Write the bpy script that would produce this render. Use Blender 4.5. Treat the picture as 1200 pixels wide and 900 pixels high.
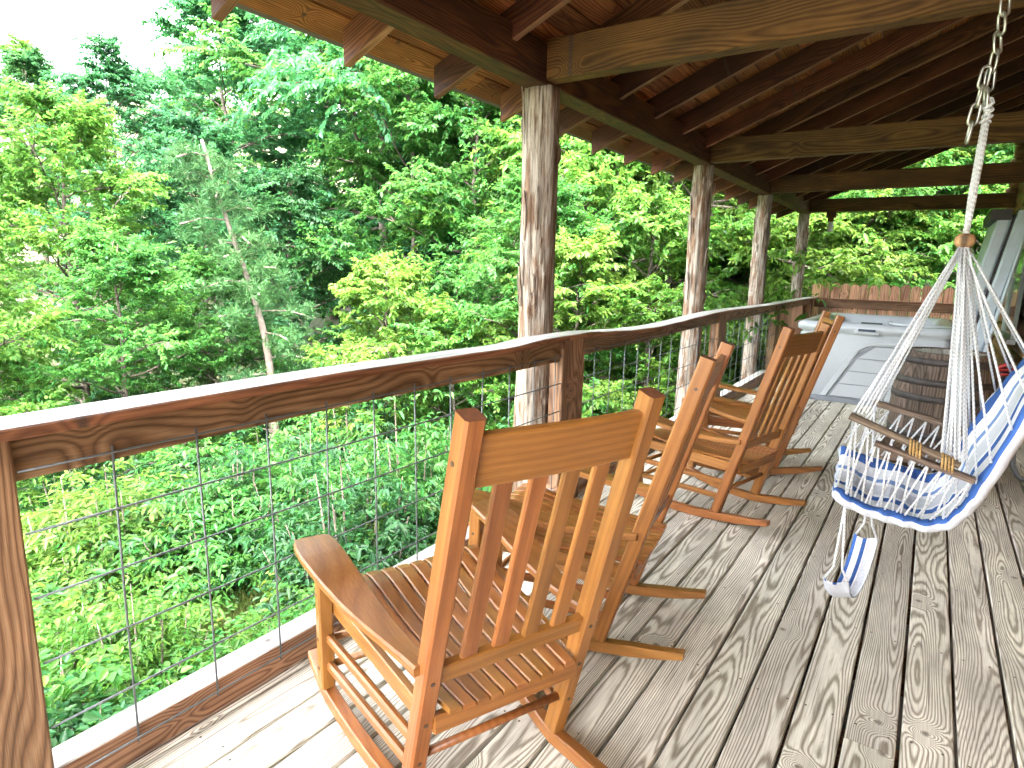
import bpy, math, random
import numpy as np
from mathutils import Vector, Matrix, noise as mnoise

for _o in list(bpy.data.objects):
    bpy.data.objects.remove(_o, do_unlink=True)
SC = bpy.context.scene
COL = SC.collection
R = math.radians
X3, Y3, Z3 = Vector((1, 0, 0)), Vector((0, 1, 0)), Vector((0, 0, 1))

# ------------------------------------------------------------------ camera
YAW, PITCH, ROLL, CAM_H = R(33.92), R(10.86), R(-1.376), 1.4016
fwd = Vector((-math.sin(YAW) * math.cos(PITCH), math.cos(YAW) * math.cos(PITCH), -math.sin(PITCH)))
r0 = Vector((math.cos(YAW), math.sin(YAW), 0)); d0 = fwd.cross(r0)
rgt = math.cos(ROLL) * r0 + math.sin(ROLL) * d0
dwn = -math.sin(ROLL) * r0 + math.cos(ROLL) * d0
cam = bpy.data.cameras.new('camera'); camo = bpy.data.objects.new('camera', cam); COL.objects.link(camo)
camo.matrix_world = Matrix(((rgt.x, -dwn.x, -fwd.x, 0), (rgt.y, -dwn.y, -fwd.y, 0), (rgt.z, -dwn.z, -fwd.z, CAM_H), (0, 0, 0, 1)))
cam.sensor_fit = 'HORIZONTAL'; cam.sensor_width = 36; cam.lens = 721.9 / 1200 * 36
cam.clip_start = .05; cam.clip_end = 1000
SC.camera = camo

# ------------------------------------------------------------------ sky, sun, exposure
SUN_EL, SUN_AZ = R(62), R(150)          # azimuth measured from +Y towards +X: hazy sun high behind the house
w = bpy.data.worlds.new('World'); SC.world = w; w.use_nodes = True
nt = w.node_tree; bg = nt.nodes['Background']
sky = nt.nodes.new('ShaderNodeTexSky'); sky.sky_type = 'NISHITA'; sky.sun_disc = False
sky.sun_elevation = SUN_EL; sky.sun_rotation = SUN_AZ
sky.air_density = 1.0; sky.dust_density = 4.0; sky.ozone_density = 1.0
hs = nt.nodes.new('ShaderNodeHueSaturation'); hs.inputs['Saturation'].default_value = .22   # thin bright cloud cover
nt.links.new(sky.outputs[0], hs.inputs['Color']); nt.links.new(hs.outputs[0], bg.inputs['Color'])
bg.inputs['Strength'].default_value = .15
sl = bpy.data.lights.new('sun', 'SUN'); sl.energy = .7; sl.angle = R(30); sl.color = (1, .97, .93)
so = bpy.data.objects.new('sun', sl); COL.objects.link(so)
sdir = Vector((math.sin(SUN_AZ) * math.cos(SUN_EL), math.cos(SUN_AZ) * math.cos(SUN_EL), math.sin(SUN_EL)))
so.rotation_euler = sdir.to_track_quat('Z', 'Y').to_euler(); so.location = (8, -8, 16)
SC.view_settings.view_transform = 'Standard'; SC.view_settings.look = 'None'
SC.view_settings.gamma = 1; SC.view_settings.use_curve_mapping = False
SC.view_settings.exposure = 4.75
SC.cycles.max_bounces = 5; SC.cycles.diffuse_bounces = 3; SC.cycles.glossy_bounces = 2; SC.cycles.transmission_bounces = 3
SC.cycles.use_adaptive_sampling = True; SC.cycles.adaptive_threshold = .03
SC.cycles.sample_clamp_indirect = 6

# ------------------------------------------------------------------ materials
def newmat(name):
    m = bpy.data.materials.new(name); m.use_nodes = True
    return m, m.node_tree, m.node_tree.nodes['Principled BSDF']
class G:                                   # terse shader graph helper
    def __init__(s, t): s.t = t
    def n(s, kind, **kw):
        x = s.t.nodes.new(kind)
        for k, v in kw.items(): setattr(x, k, v)
        return x
    def put(s, sock, v):
        if isinstance(v, bpy.types.NodeSocket): s.t.links.new(v, sock)
        else: sock.default_value = v
    def m(s, op, a, b=0.0, c=None, clamp=False):
        x = s.n('ShaderNodeMath', operation=op, use_clamp=clamp)
        s.put(x.inputs[0], a); s.put(x.inputs[1], b)
        if c is not None: s.put(x.inputs[2], c)
        return x.outputs[0]
    def xyz(s, a, b, c):
        x = s.n('ShaderNodeCombineXYZ')
        for i, v in enumerate((a, b, c)): s.put(x.inputs[i], v)
        return x.outputs[0]
    def sep(s, v):
        x = s.n('ShaderNodeSeparateXYZ'); s.put(x.inputs[0], v); return x.outputs
    def noise(s, vec, scale=1, detail=3, rough=.55, col=False):
        x = s.n('ShaderNodeTexNoise'); s.put(x.inputs['Vector'], vec)
        x.inputs['Scale'].default_value = scale; x.inputs['Detail'].default_value = detail; x.inputs['Roughness'].default_value = rough
        return x.outputs['Color' if col else 'Fac']
    def ramp(s, fac, stops, interp='LINEAR'):
        x = s.n('ShaderNodeValToRGB'); s.put(x.inputs[0], fac); cr = x.color_ramp; cr.interpolation = interp
        while len(cr.elements) < len(stops): cr.elements.new(.5)
        for e, (p, c) in zip(cr.elements, stops):
            e.position = p; e.color = (*c, 1) if len(c) == 3 else c
        return x.outputs['Color']
    def mix(s, f, a, b, mode='MIX'):
        x = s.n('ShaderNodeMix', data_type='RGBA', blend_type=mode)
        s.put(x.inputs[0], f); s.put(x.inputs[6], a if isinstance(a, bpy.types.NodeSocket) else (*a, 1)); s.put(x.inputs[7], b if isinstance(b, bpy.types.NodeSocket) else (*b, 1))
        return x.outputs[2]
    def rng(s, v, a, b, c, d):
        x = s.n('ShaderNodeMapRange'); x.clamp = True
        for i, q in enumerate((v, a, b, c, d)): s.put(x.inputs[i], q)
        return x.outputs[0]
    def bump(s, h, strength, dist, prev=None):
        x = s.n('ShaderNodeBump'); s.put(x.inputs['Height'], h)
        x.inputs['Strength'].default_value = strength; x.inputs['Distance'].default_value = dist
        if prev is not None: s.t.links.new(prev, x.inputs['Normal'])
        return x.outputs[0]

def wood(name, stops, rings=95, wander=.05, knot=.03, fibre=.25, rough=.7, vary=.18, bump=.5, spec=.3, blotch=.3, knotcol=(.05, .03, .02), kscale=2.6, stain=None, axis_off=.03, lowx=.9, cracks=False):
    """growth rings round an axis that wanders along the board (local x is the grain), swirling round knots"""
    m, t, p = newmat(name); g = G(t)
    tc = g.n('ShaderNodeTexCoord').outputs['Object']; rnd = g.n('ShaderNodeObjectInfo').outputs['Random']
    x, y, z = g.sep(tc)
    ox = g.m('MULTIPLY', rnd, 73.1); oy = g.m('MULTIPLY', rnd, 31.7)
    r2 = g.m('FRACT', g.m('MULTIPLY', rnd, 17.31)); r3 = g.m('FRACT', g.m('MULTIPLY', rnd, 91.7))
    X, Y = g.m('ADD', x, ox), g.m('ADD', y, oy)
    low = g.noise(g.xyz(g.m('MULTIPLY', X, lowx), g.m('MULTIPLY', Y, 4), g.m('MULTIPLY', z, 4)), 1, 2, .5, True)
    lx, ly, lz = g.sep(low)
    yy = g.m('ADD', g.m('SUBTRACT', y, g.m('MULTIPLY', g.m('SUBTRACT', r2, .5), .1)), g.m('MULTIPLY', g.m('SUBTRACT', lx, .5), wander))
    zz = g.m('ADD', g.m('ADD', z, g.m('ADD', g.m('MULTIPLY', r3, .05), axis_off)), g.m('MULTIPLY', g.m('SUBTRACT', ly, .5), wander * 2.4))
    rad = g.m('SQRT', g.m('ADD', g.m('MULTIPLY', yy, yy), g.m('MULTIPLY', zz, zz)))
    vo = g.n('ShaderNodeTexVoronoi', voronoi_dimensions='2D'); g.put(vo.inputs['Vector'], g.xyz(X, Y, 0)); vo.inputs['Scale'].default_value = kscale
    kd = g.m('DIVIDE', vo.outputs['Distance'], kscale)            # metres from the nearest knot
    kn = g.m('EXPONENT', g.m('MULTIPLY', g.m('MULTIPLY', kd, kd), -1 / (2 * .03 ** 2)))
    fine = g.noise(g.xyz(g.m('MULTIPLY', X, 9), g.m('MULTIPLY', Y, 60), g.m('MULTIPLY', z, 60)), 1, 3)
    rad = g.m('ADD', g.m('ADD', rad, g.m('MULTIPLY', kn, knot)), g.m('MULTIPLY', fine, .004))
    ph = g.m('MULTIPLY', rad, rings)
    saw = g.m('FRACT', ph)
    ring = g.m('POWER', g.m('SUBTRACT', 1, g.m('ABSOLUTE', g.m('SUBTRACT', g.m('MULTIPLY', saw, 2), 1))), .9)
    fib = g.noise(g.xyz(g.m('MULTIPLY', X, 6), g.m('MULTIPLY', Y, 260), g.m('MULTIPLY', z, 260)), 1, 2, .65)
    col = g.ramp(ring, stops)
    blo = g.noise(g.xyz(g.m('MULTIPLY', X, 2.2), g.m('MULTIPLY', Y, 7), g.m('MULTIPLY', z, 7)), 1, 4, .6)
    val = g.m('MULTIPLY', g.rng(fib, .25, .75, 1 - fibre, 1 + fibre), g.rng(blo, .3, .7, 1 - blotch, 1 + blotch * .6))
    val = g.m('MULTIPLY', val, g.m('ADD', 1 - vary, g.m('MULTIPLY', rnd, 2 * vary)))
    hsv = g.n('ShaderNodeHueSaturation'); g.put(hsv.inputs['Value'], val); g.put(hsv.inputs['Color'], col)
    g.put(hsv.inputs['Hue'], g.m('ADD', .492, g.m('MULTIPLY', r2, .016)))
    c = hsv.outputs[0]
    if stain:
        sn = g.noise(g.xyz(g.m('MULTIPLY', X, 1.1), g.m('MULTIPLY', Y, 2.5), z), 1, 5, .65)
        c = g.mix(g.rng(sn, .56, .72, 0, .75), c, stain)
    if cracks:
        ck = g.noise(g.xyz(g.m('MULTIPLY', X, 1.6), g.m('MULTIPLY', Y, 150), 0), 1, 2, .5)
        c = g.mix(g.rng(ck, .3, .36, .8, 0), c, (.13, .11, .085))
        sp = g.noise(g.xyz(g.m('MULTIPLY', X, 40), g.m('MULTIPLY', Y, 60), 0), 1, 2, .5)
        c = g.mix(g.rng(sp, .74, .78, 0, .7), c, (.1, .085, .065))
    if knot:
        c = g.mix(g.rng(kd, .006, .017, .85, 0), c, knotcol)
    g.put(p.inputs['Base Color'], c)
    g.put(p.inputs['Roughness'], g.rng(fib, .2, .8, rough + .1, rough - .1))
    p.inputs['Specular IOR Level'].default_value = spec
    g.put(p.inputs['Normal'], g.bump(fib, bump, .0025))
    return m

def plain(name, col, rough=.5, metal=0, spec=.5, nscale=0, namp=.15, bump=0, bscale=60):
    m, t, p = newmat(name); g = G(t)
    p.inputs['Roughness'].default_value = rough; p.inputs['Metallic'].default_value = metal; p.inputs['Specular IOR Level'].default_value = spec
    tc = g.n('ShaderNodeTexCoord').outputs['Object']
    if nscale:
        nz = g.noise(tc, nscale, 5, .6)
        a = tuple(c * (1 - namp) for c in col); b = tuple(min(1, c * (1 + namp)) for c in col)
        g.put(p.inputs['Base Color'], g.ramp(nz, [(.3, a), (.7, b)]))
    else: p.inputs['Base Color'].default_value = (*col, 1)
    if bump: g.put(p.inputs['Normal'], g.bump(g.noise(tc, bscale, 4), bump, .003))
    return m

MAT = {}
MAT['deck'] = wood('weathered_deck_wood', [(0, (.27, .23, .172)), (.28, (.36, .32, .255)), (.45, (0.52, 0.482, 0.391)), (.62, (0.678, 0.638, 0.54)), (1, (0.734, 0.7, 0.605))], rings=165, wander=.085, knot=.06, fibre=.22, rough=.8, vary=.13, blotch=.25, stain=(.34, .31, .265), kscale=1.45, spec=.18, knotcol=(.17, .14, .11), lowx=.5, cracks=True)
MAT['cap'] = wood('sun_bleached_cap_wood', [(0, (0.373, 0.354, 0.328)), (1, (0.532, 0.518, 0.487))], rings=80, fibre=.15, rough=.55, spec=.4)
MAT['rail'] = wood('brown_stained_rail_wood', [(0, (0.0999, 0.0488, 0.0251)), (.45, (0.229, 0.124, 0.0627)), (1, (0.314, 0.189, 0.104))], rings=60, wander=.12, rough=.6, blotch=.45, vary=.12, knot=.05)
MAT['capside'] = wood('orange_brown_cap_edge', [(0, (0.141, 0.054, 0.0228)), (1, (0.282, 0.121, 0.0546))], rings=60, rough=.55)
MAT['beam'] = wood('brown_roof_timber', [(0, (0.0414, 0.0135, 0.00361)), (.5, (0.0828, 0.0317, 0.00867)), (1, (0.124, 0.0538, 0.0152))], rings=75, wander=.1, rough=.7, blotch=.5, vary=.25, knot=.05, kscale=2)
MAT['olive'] = wood('olive_brown_timber', [(0, (0.0491, 0.0202, 0.00289)), (.5, (0.0939, 0.0435, 0.00795)), (1, (0.134, 0.0667, 0.0145))], rings=75, wander=.1, rough=.7, blotch=.5, vary=.15, knot=.05, kscale=1.6)
MAT['rafter'] = wood('dark_red_rafter', [(0, (0.0418, 0.0115, 0.00324)), (.5, (0.0816, 0.0267, 0.0081)), (1, (0.121, 0.0444, 0.0138))], rings=80, wander=.1, rough=.7, blotch=.5, vary=.4, knot=.05, kscale=2)
MAT['edge'] = wood('bounce_lit_edge', [(0, (0.169, 0.0805, 0.0343)), (1, (0.304, 0.161, 0.0782))], rings=120, rough=.7, vary=.3)  # rafter undersides, bounce light from the deck painted into the colour
MAT['tail'] = wood('weathered_timber_end', [(0, (.1, .066, .042)), (1, (.22, .16, .11))], rings=150, rough=.8)
MAT['sheath'] = wood('roof_sheathing_wood', [(0, (0.112, 0.0348, 0.00935)), (.5, (0.225, 0.0823, 0.0243)), (1, (0.315, 0.127, 0.0393))], rings=75, wander=.09, rough=.75, vary=.45, knot=.05, blotch=.4)
MAT['teak'] = wood('honey_oiled_hardwood', [(0, (0.223, 0.0795, 0.0155)), (.5, (0.261, 0.0989, 0.0213)), (1, (0.294, 0.116, 0.0281))], rings=40, wander=.06, knot=0, fibre=.18, rough=.36, vary=.1, bump=.25, spec=.5, blotch=.2)
MAT['teakend'] = plain('hardwood_end_grain', (.17, .06, .025), .55, nscale=90, namp=.3)
MAT['fence'] = wood('cedar_fence_wood', [(0, (0.369, 0.185, 0.11)), (.5, (0.627, 0.351, 0.231)), (1, (0.774, 0.461, 0.314))], rings=70, rough=.75, vary=.25, kscale=3)
MAT['log'] = wood('honey_log_wood', [(0, (.28, .15, .06)), (1, (.45, .28, .13))], rings=30, rough=.6, axis_off=.0)
MAT['barrel'] = wood('dark_barrel_stave', [(0, (0.065, 0.0459, 0.035)), (1, (0.169, 0.126, 0.098))], rings=60, rough=.75, vary=.2)
MAT['armwood'] = wood('worn_armrest_wood', [(0, (.09, .06, .042)), (1, (.2, .14, .1))], rings=110, rough=.65)
MAT['bolt'] = plain('dark_bolt', (.05, .03, .02), .5)
MAT['wire'] = plain('galvanised_wire', (.12, .13, .135), .5, .3)
MAT['steel'] = plain('zinc_chain', (.5, .5, .46), .35, .9)
MAT['twine'] = plain('jute_twine', (.36, .22, .08), .9, nscale=160, namp=.4)
MAT['iron'] = plain('barrel_hoop_iron', (.06, .052, .05), .6, .3, nscale=20, namp=.4)
MAT['tub'] = plain('pale_grey_tub_plastic', (.37, .395, .42), .45, nscale=160, namp=.08, bump=.1, bscale=300)
MAT['tubdark'] = plain('tub_groove_grey', (.17, .185, .21), .5)
MAT['acrylic'] = plain('tub_acrylic', (.4, .43, .455), .18)
MAT['panel'] = plain('tub_control_panel', (.06, .075, .1), .25)
MAT['vinyl'] = plain('blue_grey_cover_vinyl', (.36, .42, .475), .4, nscale=6, namp=.14, bump=.35, bscale=14)
MAT['vinyl_dark'] = plain('dark_cover_flap', (.03, .024, .026), .6)
MAT['hose'] = plain('red_hose_rubber', (.34, .022, .02), .45)
MAT['pipe'] = plain('grey_pipe', (.17, .18, .19), .45, .5)
MAT['trim'] = plain('pale_green_trim', (.42, .50, .42), .5)
MAT['white'] = plain('white_paint', (.72, .72, .7), .5)
MAT['dark'] = plain('dark_glass', (.012, .014, .014), .12)
MAT['roofmetal'] = plain('roof_covering', (.12, .1, .085), .7)
MAT['jar'] = plain('frosted_jar', (.62, .64, .6), .2)
MAT['bark'] = plain('tree_bark', (.075, .06, .045), .9, nscale=7, namp=.5, bump=.8, bscale=25)
MAT['pinebark'] = plain('pine_bark', (.15, .12, .097), .9, nscale=9, namp=.45, bump=.8, bscale=22)

def rope_mat():
    m, t, p = newmat('white_cotton_rope'); g = G(t)
    tc = g.n('ShaderNodeTexCoord').outputs['UV']; x, y, z = g.sep(tc)
    s = g.m('SINE', g.m('ADD', g.m('MULTIPLY', x, 420), g.m('MULTIPLY', y, 12.566)))
    g.put(p.inputs['Base Color'], g.ramp(g.m('ADD', g.m('MULTIPLY', s, .5), .5), [(0, (.45, .46, .47)), (.5, (.74, .75, .77))]))
    p.inputs['Roughness'].default_value = .9; p.inputs['Specular IOR Level'].default_value = .15
    g.put(p.inputs['Normal'], g.bump(s, .6, .002))
    return m
MAT['rope'] = rope_mat()

def cedar_mat():
    m, t, p = newmat('peeled_cedar'); g = G(t)
    tc = g.n('ShaderNodeTexCoord').outputs['Object']; rnd = g.n('ShaderNodeObjectInfo').outputs['Random']
    x, y, z = g.sep(tc); o = g.m('MULTIPLY', rnd, 40)
    v1 = g.xyz(g.m('ADD', x, o), y, g.m('MULTIPLY', z, .05)); v2 = g.xyz(g.m('ADD', x, o), y, g.m('MULTIPLY', z, .22))
    st = g.noise(v1, 75, 6, .68); br = g.noise(v2, 17, 4, .6)
    c = g.ramp(st, [(.36, (.075, .056, .042)), (.44, (.22, .175, .14)), (.5, (.34, .29, .24)), (.62, (.46, .415, .36))])
    c2 = g.ramp(st, [(.38, (.07, .036, .02)), (.62, (.25, .145, .085))])
    c = g.mix(g.rng(br, .46, .6, 0, .9), c, c2)
    g.put(p.inputs['Base Color'], c); p.inputs['Roughness'].default_value = .85; p.inputs['Specular IOR Level'].default_value = .2
    g.put(p.inputs['Normal'], g.bump(g.m('ADD', st, br), 1, .012))
    return m
MAT['cedar'] = cedar_mat()

def leaf_mat(name, gloss=.22, trans=.5):
    m, t, p = newmat(name); g = G(t)
    oi = g.n('ShaderNodeObjectInfo'); isl = g.n('ShaderNodeNewGeometry').outputs['Random Per Island']
    tc = g.n('ShaderNodeTexCoord').outputs['Object']
    cl = g.noise(tc, .55, 3, .6)
    hsv = g.n('ShaderNodeHueSaturation'); g.put(hsv.inputs['Color'], oi.outputs['Color'])
    r2 = g.m('FRACT', g.m('MULTIPLY', isl, 13.7))
    g.put(hsv.inputs['Value'], g.m('MULTIPLY', g.rng(isl, 0, 1, .62, 1.5), g.rng(cl, .3, .7, .75, 1.25)))
    g.put(hsv.inputs['Hue'], g.m('ADD', .5, g.m('ADD', g.m('MULTIPLY', g.m('SUBTRACT', r2, .5), .05), g.m('MULTIPLY', g.m('SUBTRACT', .5, cl), .07))))
    c = hsv.outputs[0]
    g.put(p.inputs['Base Color'], c); p.inputs['Roughness'].default_value = .42; p.inputs['Specular IOR Level'].default_value = gloss
    tr = g.n('ShaderNodeBsdfTranslucent')
    tcol = g.n('ShaderNodeHueSaturation'); g.put(tcol.inputs['Color'], c); tcol.inputs['Value'].default_value = 1.7; tcol.inputs['Hue'].default_value = .485
    g.put(tr.inputs['Color'], tcol.outputs[0])
    ms = g.n('ShaderNodeMixShader'); ms.inputs[0].default_value = trans
    t.links.new(p.outputs[0], ms.inputs[1]); t.links.new(tr.outputs[0], ms.inputs[2])
    t.links.new(ms.outputs[0], t.nodes['Material Output'].inputs['Surface'])
    return m
MAT['leaf'] = leaf_mat('broad_leaf'); MAT['needle'] = leaf_mat('pine_needle', .2, .2); MAT['grassblade'] = leaf_mat('grass_blade', .2, .4)

def ground_mat():
    m, t, p = newmat('forest_floor'); g = G(t)
    tc = g.n('ShaderNodeTexCoord').outputs['Object']
    a = g.noise(tc, .8, 6, .65); b = g.noise(tc, 14, 5, .7)
    c = g.ramp(b, [(.3, (.05, .038, .024)), (.55, (.12, .09, .055)), (.75, (.2, .16, .1))])
    c = g.mix(g.rng(a, .4, .6, .2, .85), c, g.ramp(b, [(.3, (.03, .055, .015)), (.7, (.09, .14, .04))]))
    gx_, gy_, gz_ = g.sep(tc)                                    # bare earth under the deck, its shade put into the darker colour
    c = g.mix(g.m('MULTIPLY', g.rng(gx_, -2.0, -1.7, 0, 1), g.rng(gy_, 11.5, 11.9, 1, 0)), c, (.045, .034, .024))
    g.put(p.inputs['Base Color'], c); p.inputs['Roughness'].default_value = .95
    g.put(p.inputs['Normal'], g.bump(b, 1, .04))
    return m
MAT['ground'] = ground_mat()

def fabric_mat():
    m, t, p = newmat('striped_cotton'); g = G(t)
    tc = g.n('ShaderNodeTexCoord').outputs['UV']; x, y, z = g.sep(tc)
    W, B, b2 = (.7, .71, .73), (.05, .12, .35), (.16, .25, .46)
    gy = (.52, .53, .57)
    st = [(0, gy), (.085, B), (.165, W), (.29, B), (.37, W), (.4, gy), (.56, W), (.6, b2), (.65, W), (.78, B), (.9, W)]
    c = g.ramp(y, st, 'CONSTANT')
    ob = g.n('ShaderNodeTexCoord').outputs['Object']
    wv = g.noise(ob, 240, 2); cr = g.noise(g.xyz(g.m('MULTIPLY', x, 30), g.m('MULTIPLY', y, 5), 0), 1, 4, .6)
    c = g.mix(.35, c, g.ramp(wv, [(.3, (.75, .75, .75)), (.7, (1, 1, 1))]), 'MULTIPLY')
    g.put(p.inputs['Base Color'], c); p.inputs['Roughness'].default_value = .95; p.inputs['Specular IOR Level'].default_value = .1
    g.put(p.inputs['Normal'], g.bump(wv, .25, .001, g.bump(cr, .8, .012)))
    return m
MAT['fabric'] = fabric_mat()

# ------------------------------------------------------------------ builders
ABS = {}
def link(name, data, A, parent=None):
    o = bpy.data.objects.new(name, data); COL.objects.link(o); ABS[o] = A
    if parent is not None:
        o.parent = parent; o.matrix_basis = ABS[parent].inverted() @ A
    else: o.matrix_basis = A
    return o
def tag(o, label=None, cat=None, group=None, kind=None):
    for k, v in (('label', label), ('category', cat), ('group', group), ('kind', kind)):
        if v: o[k] = v
    return o
def thing(name, label, cat, loc=(0, 0, 0), rz=0, group=None, kind=None):
    return tag(link(name, None, Matrix.Translation(loc) @ Matrix.Rotation(rz, 4, 'Z')), label, cat, group, kind)
def mesh(name, verts, faces, mats, smooth=False, fm=None, uv=None):
    me = bpy.data.meshes.new(name); me.from_pydata([tuple(v) for v in verts], [], faces)
    for m in (mats if isinstance(mats, (list, tuple)) else [mats]): me.materials.append(MAT[m])
    if fm: me.polygons.foreach_set('material_index', fm)
    if smooth: me.polygons.foreach_set('use_smooth', [True] * len(me.polygons))
    if uv:
        ul = me.uv_layers.new(name='uv'); li = [0] * len(me.loops); me.loops.foreach_get('vertex_index', li)
        ul.data.foreach_set('uv', [c for i in li for c in uv[i]])
    me.update(); return me
CACHE = {}
def frame(a, b, up):
    a, b, up = Vector(a), Vector(b), Vector(up)
    x = (b - a).normalized(); y = up.cross(x)
    if y.length < 1e-5: y = Vector((0, 1, 0)).cross(x) if abs(x.y) < .9 else Vector((1, 0, 0)).cross(x)
    y.normalize(); z = x.cross(y); c = (a + b) / 2
    return Matrix(((x.x, y.x, z.x, c.x), (x.y, y.y, z.y, c.y), (x.z, y.z, z.z, c.z), (0, 0, 0, 1)))
def bar_mesh(L, wd, th, ch, mats, taper=1.0, cut=(0, 0), nx=1):
    key = (round(L, 4), round(wd, 4), round(th, 4), round(ch, 4), tuple(mats) if isinstance(mats, list) else mats, taper, cut, nx)
    if key in CACHE: return CACHE[key]
    prof = [(-wd / 2, -th / 2 + ch), (-wd / 2 + ch, -th / 2), (wd / 2 - ch, -th / 2), (wd / 2, -th / 2 + ch), (wd / 2, th / 2 - ch), (wd / 2 - ch, th / 2), (-wd / 2 + ch, th / 2), (-wd / 2, th / 2 - ch)]
    V, Fc, fm = [], [], []
    for i in range(nx + 1):
        f = i / nx; k = 1 + (taper - 1) * f
        for y, z in prof: V.append((-L / 2 + L * f + (cut[1] * f + cut[0] * (1 - f)) * z, y * k, z * k))
    for i in range(nx):
        for j in range(8):
            a, b = i * 8 + j, i * 8 + (j + 1) % 8
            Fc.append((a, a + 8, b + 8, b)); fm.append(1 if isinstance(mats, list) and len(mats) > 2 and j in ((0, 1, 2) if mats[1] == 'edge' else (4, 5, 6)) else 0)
    Fc.append(tuple(range(8))); Fc.append(tuple(range(nx * 8 + 7, nx * 8 - 1, -1)))
    e = (len(mats) - 1) if isinstance(mats, list) else 0
    fm += [e, e]
    CACHE[key] = mesh('board', V, Fc, mats, fm=fm); return CACHE[key]
def board(name, a, b, wd, th, mat, parent, up=(0, 0, 1), ch=.003, **kw):
    """bar from a to b; wd across, th along up"""
    return link(name, bar_mesh((Vector(b) - Vector(a)).length, wd, th, ch, mat, **kw), frame(a, b, up), parent)
def tube_vf(path, rad, n=8, closed=False, v0=0):
    P = [Vector(p) for p in path]; N = len(P); V, Fc, UV = [], [], []; prev = None; dist = 0
    rr = rad if isinstance(rad, (list, tuple)) else [rad] * N
    for i in range(N):
        if closed: t = P[(i + 1) % N] - P[i - 1]
        else: t = P[min(i + 1, N - 1)] - P[max(i - 1, 0)]
        t.normalize()
        if prev is None: s = t.orthogonal().normalized()
        else:
            s = prev - t * prev.dot(t); s = s.normalized() if s.length > 1e-6 else t.orthogonal().normalized()
        prev = s; u = t.cross(s)
        if i: dist += (P[i] - P[i - 1]).length
        for j in range(n):
            a = 2 * math.pi * j / n; V.append(P[i] + (s * math.cos(a) + u * math.sin(a)) * rr[i]); UV.append((dist, j / n))
    for i in range(N if closed else N - 1):
        for j in range(n):
            a, b = v0 + i * n + j, v0 + i * n + (j + 1) % n; k = ((i + 1) % N - i) * n
            Fc.append((a, b, b + k, a + k))
    if not closed:
        Fc.append(tuple(v0 + j for j in range(n - 1, -1, -1))); Fc.append(tuple(v0 + (N - 1) * n + j for j in range(n)))
    return V, Fc, UV
def tube(name, path, rad, mat, parent, n=8, closed=False, origin=None, smooth=True):
    o = Vector(origin) if origin is not None else Vector(path[0])
    V, Fc, UV = tube_vf([Vector(p) - o for p in path], rad, n, closed)
    return link(name, mesh(name, V, Fc, mat, smooth, uv=UV), Matrix.Translation(o), parent)
def tubes(name, paths, rad, mat, parent, n=6, origin=(0, 0, 0)):
    V, Fc, UV = [], [], []; o = Vector(origin)
    for p in paths:
        v, f, u = tube_vf([Vector(q) - o for q in p], rad, n, False, len(V)); V += v; Fc += f; UV += u
    return link(name, mesh(name, V, Fc, mat, True, uv=UV), Matrix.Translation(o), parent)
def lathe(name, prof, mat, parent, loc, n=32, smooth=True):
    V, Fc = [], []
    for r, z in prof:
        for j in range(n):
            a = 2 * math.pi * j / n; V.append((r * math.cos(a), r * math.sin(a), z))
    for i in range(len(prof) - 1):
        for j in range(n):
            a, b = i * n + j, i * n + (j + 1) % n; Fc.append((a, b, b + n, a + n))
    Fc.append(tuple(range(n - 1, -1, -1))); Fc.append(tuple((len(prof) - 1) * n + j for j in range(n)))
    return link(name, mesh(name, V, Fc, mat, smooth), Matrix.Translation(loc), parent)
def slab(name, pts, th, axis, mat, parent, origin=(0, 0, 0), ch=0, smooth=False, rot=None):
    """extrude a closed outline (2D list of Vectors in 3D) by th along axis"""
    o = Vector(origin); P = [Vector(p) - o for p in pts]; ax = Vector(axis).normalized(); n = len(P); c = sum(P, Vector()) / n
    if ch:
        Q = []
        for i, p in enumerate(P):
            a, b = (p - P[i - 1]).normalized(), (P[(i + 1) % n] - p).normalized(); nn = ax.cross(a) + ax.cross(b)
            nn = nn.normalized() if nn.length > 1e-6 else Vector()
            if nn.dot(c - p) < 0 and False: nn = -nn
            Q.append(nn)
        area = sum((P[i - 1].cross(P[i])).dot(ax) for i in range(n)); sg = 1 if area > 0 else -1
        rows = [[p + sg * q * ch - ax * th / 2 for p, q in zip(P, Q)], [p - ax * (th / 2 - ch) for p in P], [p + ax * (th / 2 - ch) for p in P], [p + sg * q * ch + ax * th / 2 for p, q in zip(P, Q)]]
    else: rows = [[p - ax * th / 2 for p in P], [p + ax * th / 2 for p in P]]
    V = [v for r in rows for v in r]; Fc = []
    for k in range(len(rows) - 1):
        for i in range(n):
            a, b = k * n + i, k * n + (i + 1) % n; Fc.append((a, b, b + n, a + n))
    Fc.append(tuple(range(n - 1, -1, -1))); Fc.append(tuple((len(rows) - 1) * n + i for i in range(n)))
    return link(name, mesh(name, V, Fc, mat, smooth), Matrix.Translation(o), parent)
def copy_tree(o, parent=None):
    c = o.copy(); COL.objects.link(c); c.parent = parent
    for ch in list(o.children): copy_tree(ch, c)
    return c
rnd = random.Random(7)
U = rnd.uniform

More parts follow.
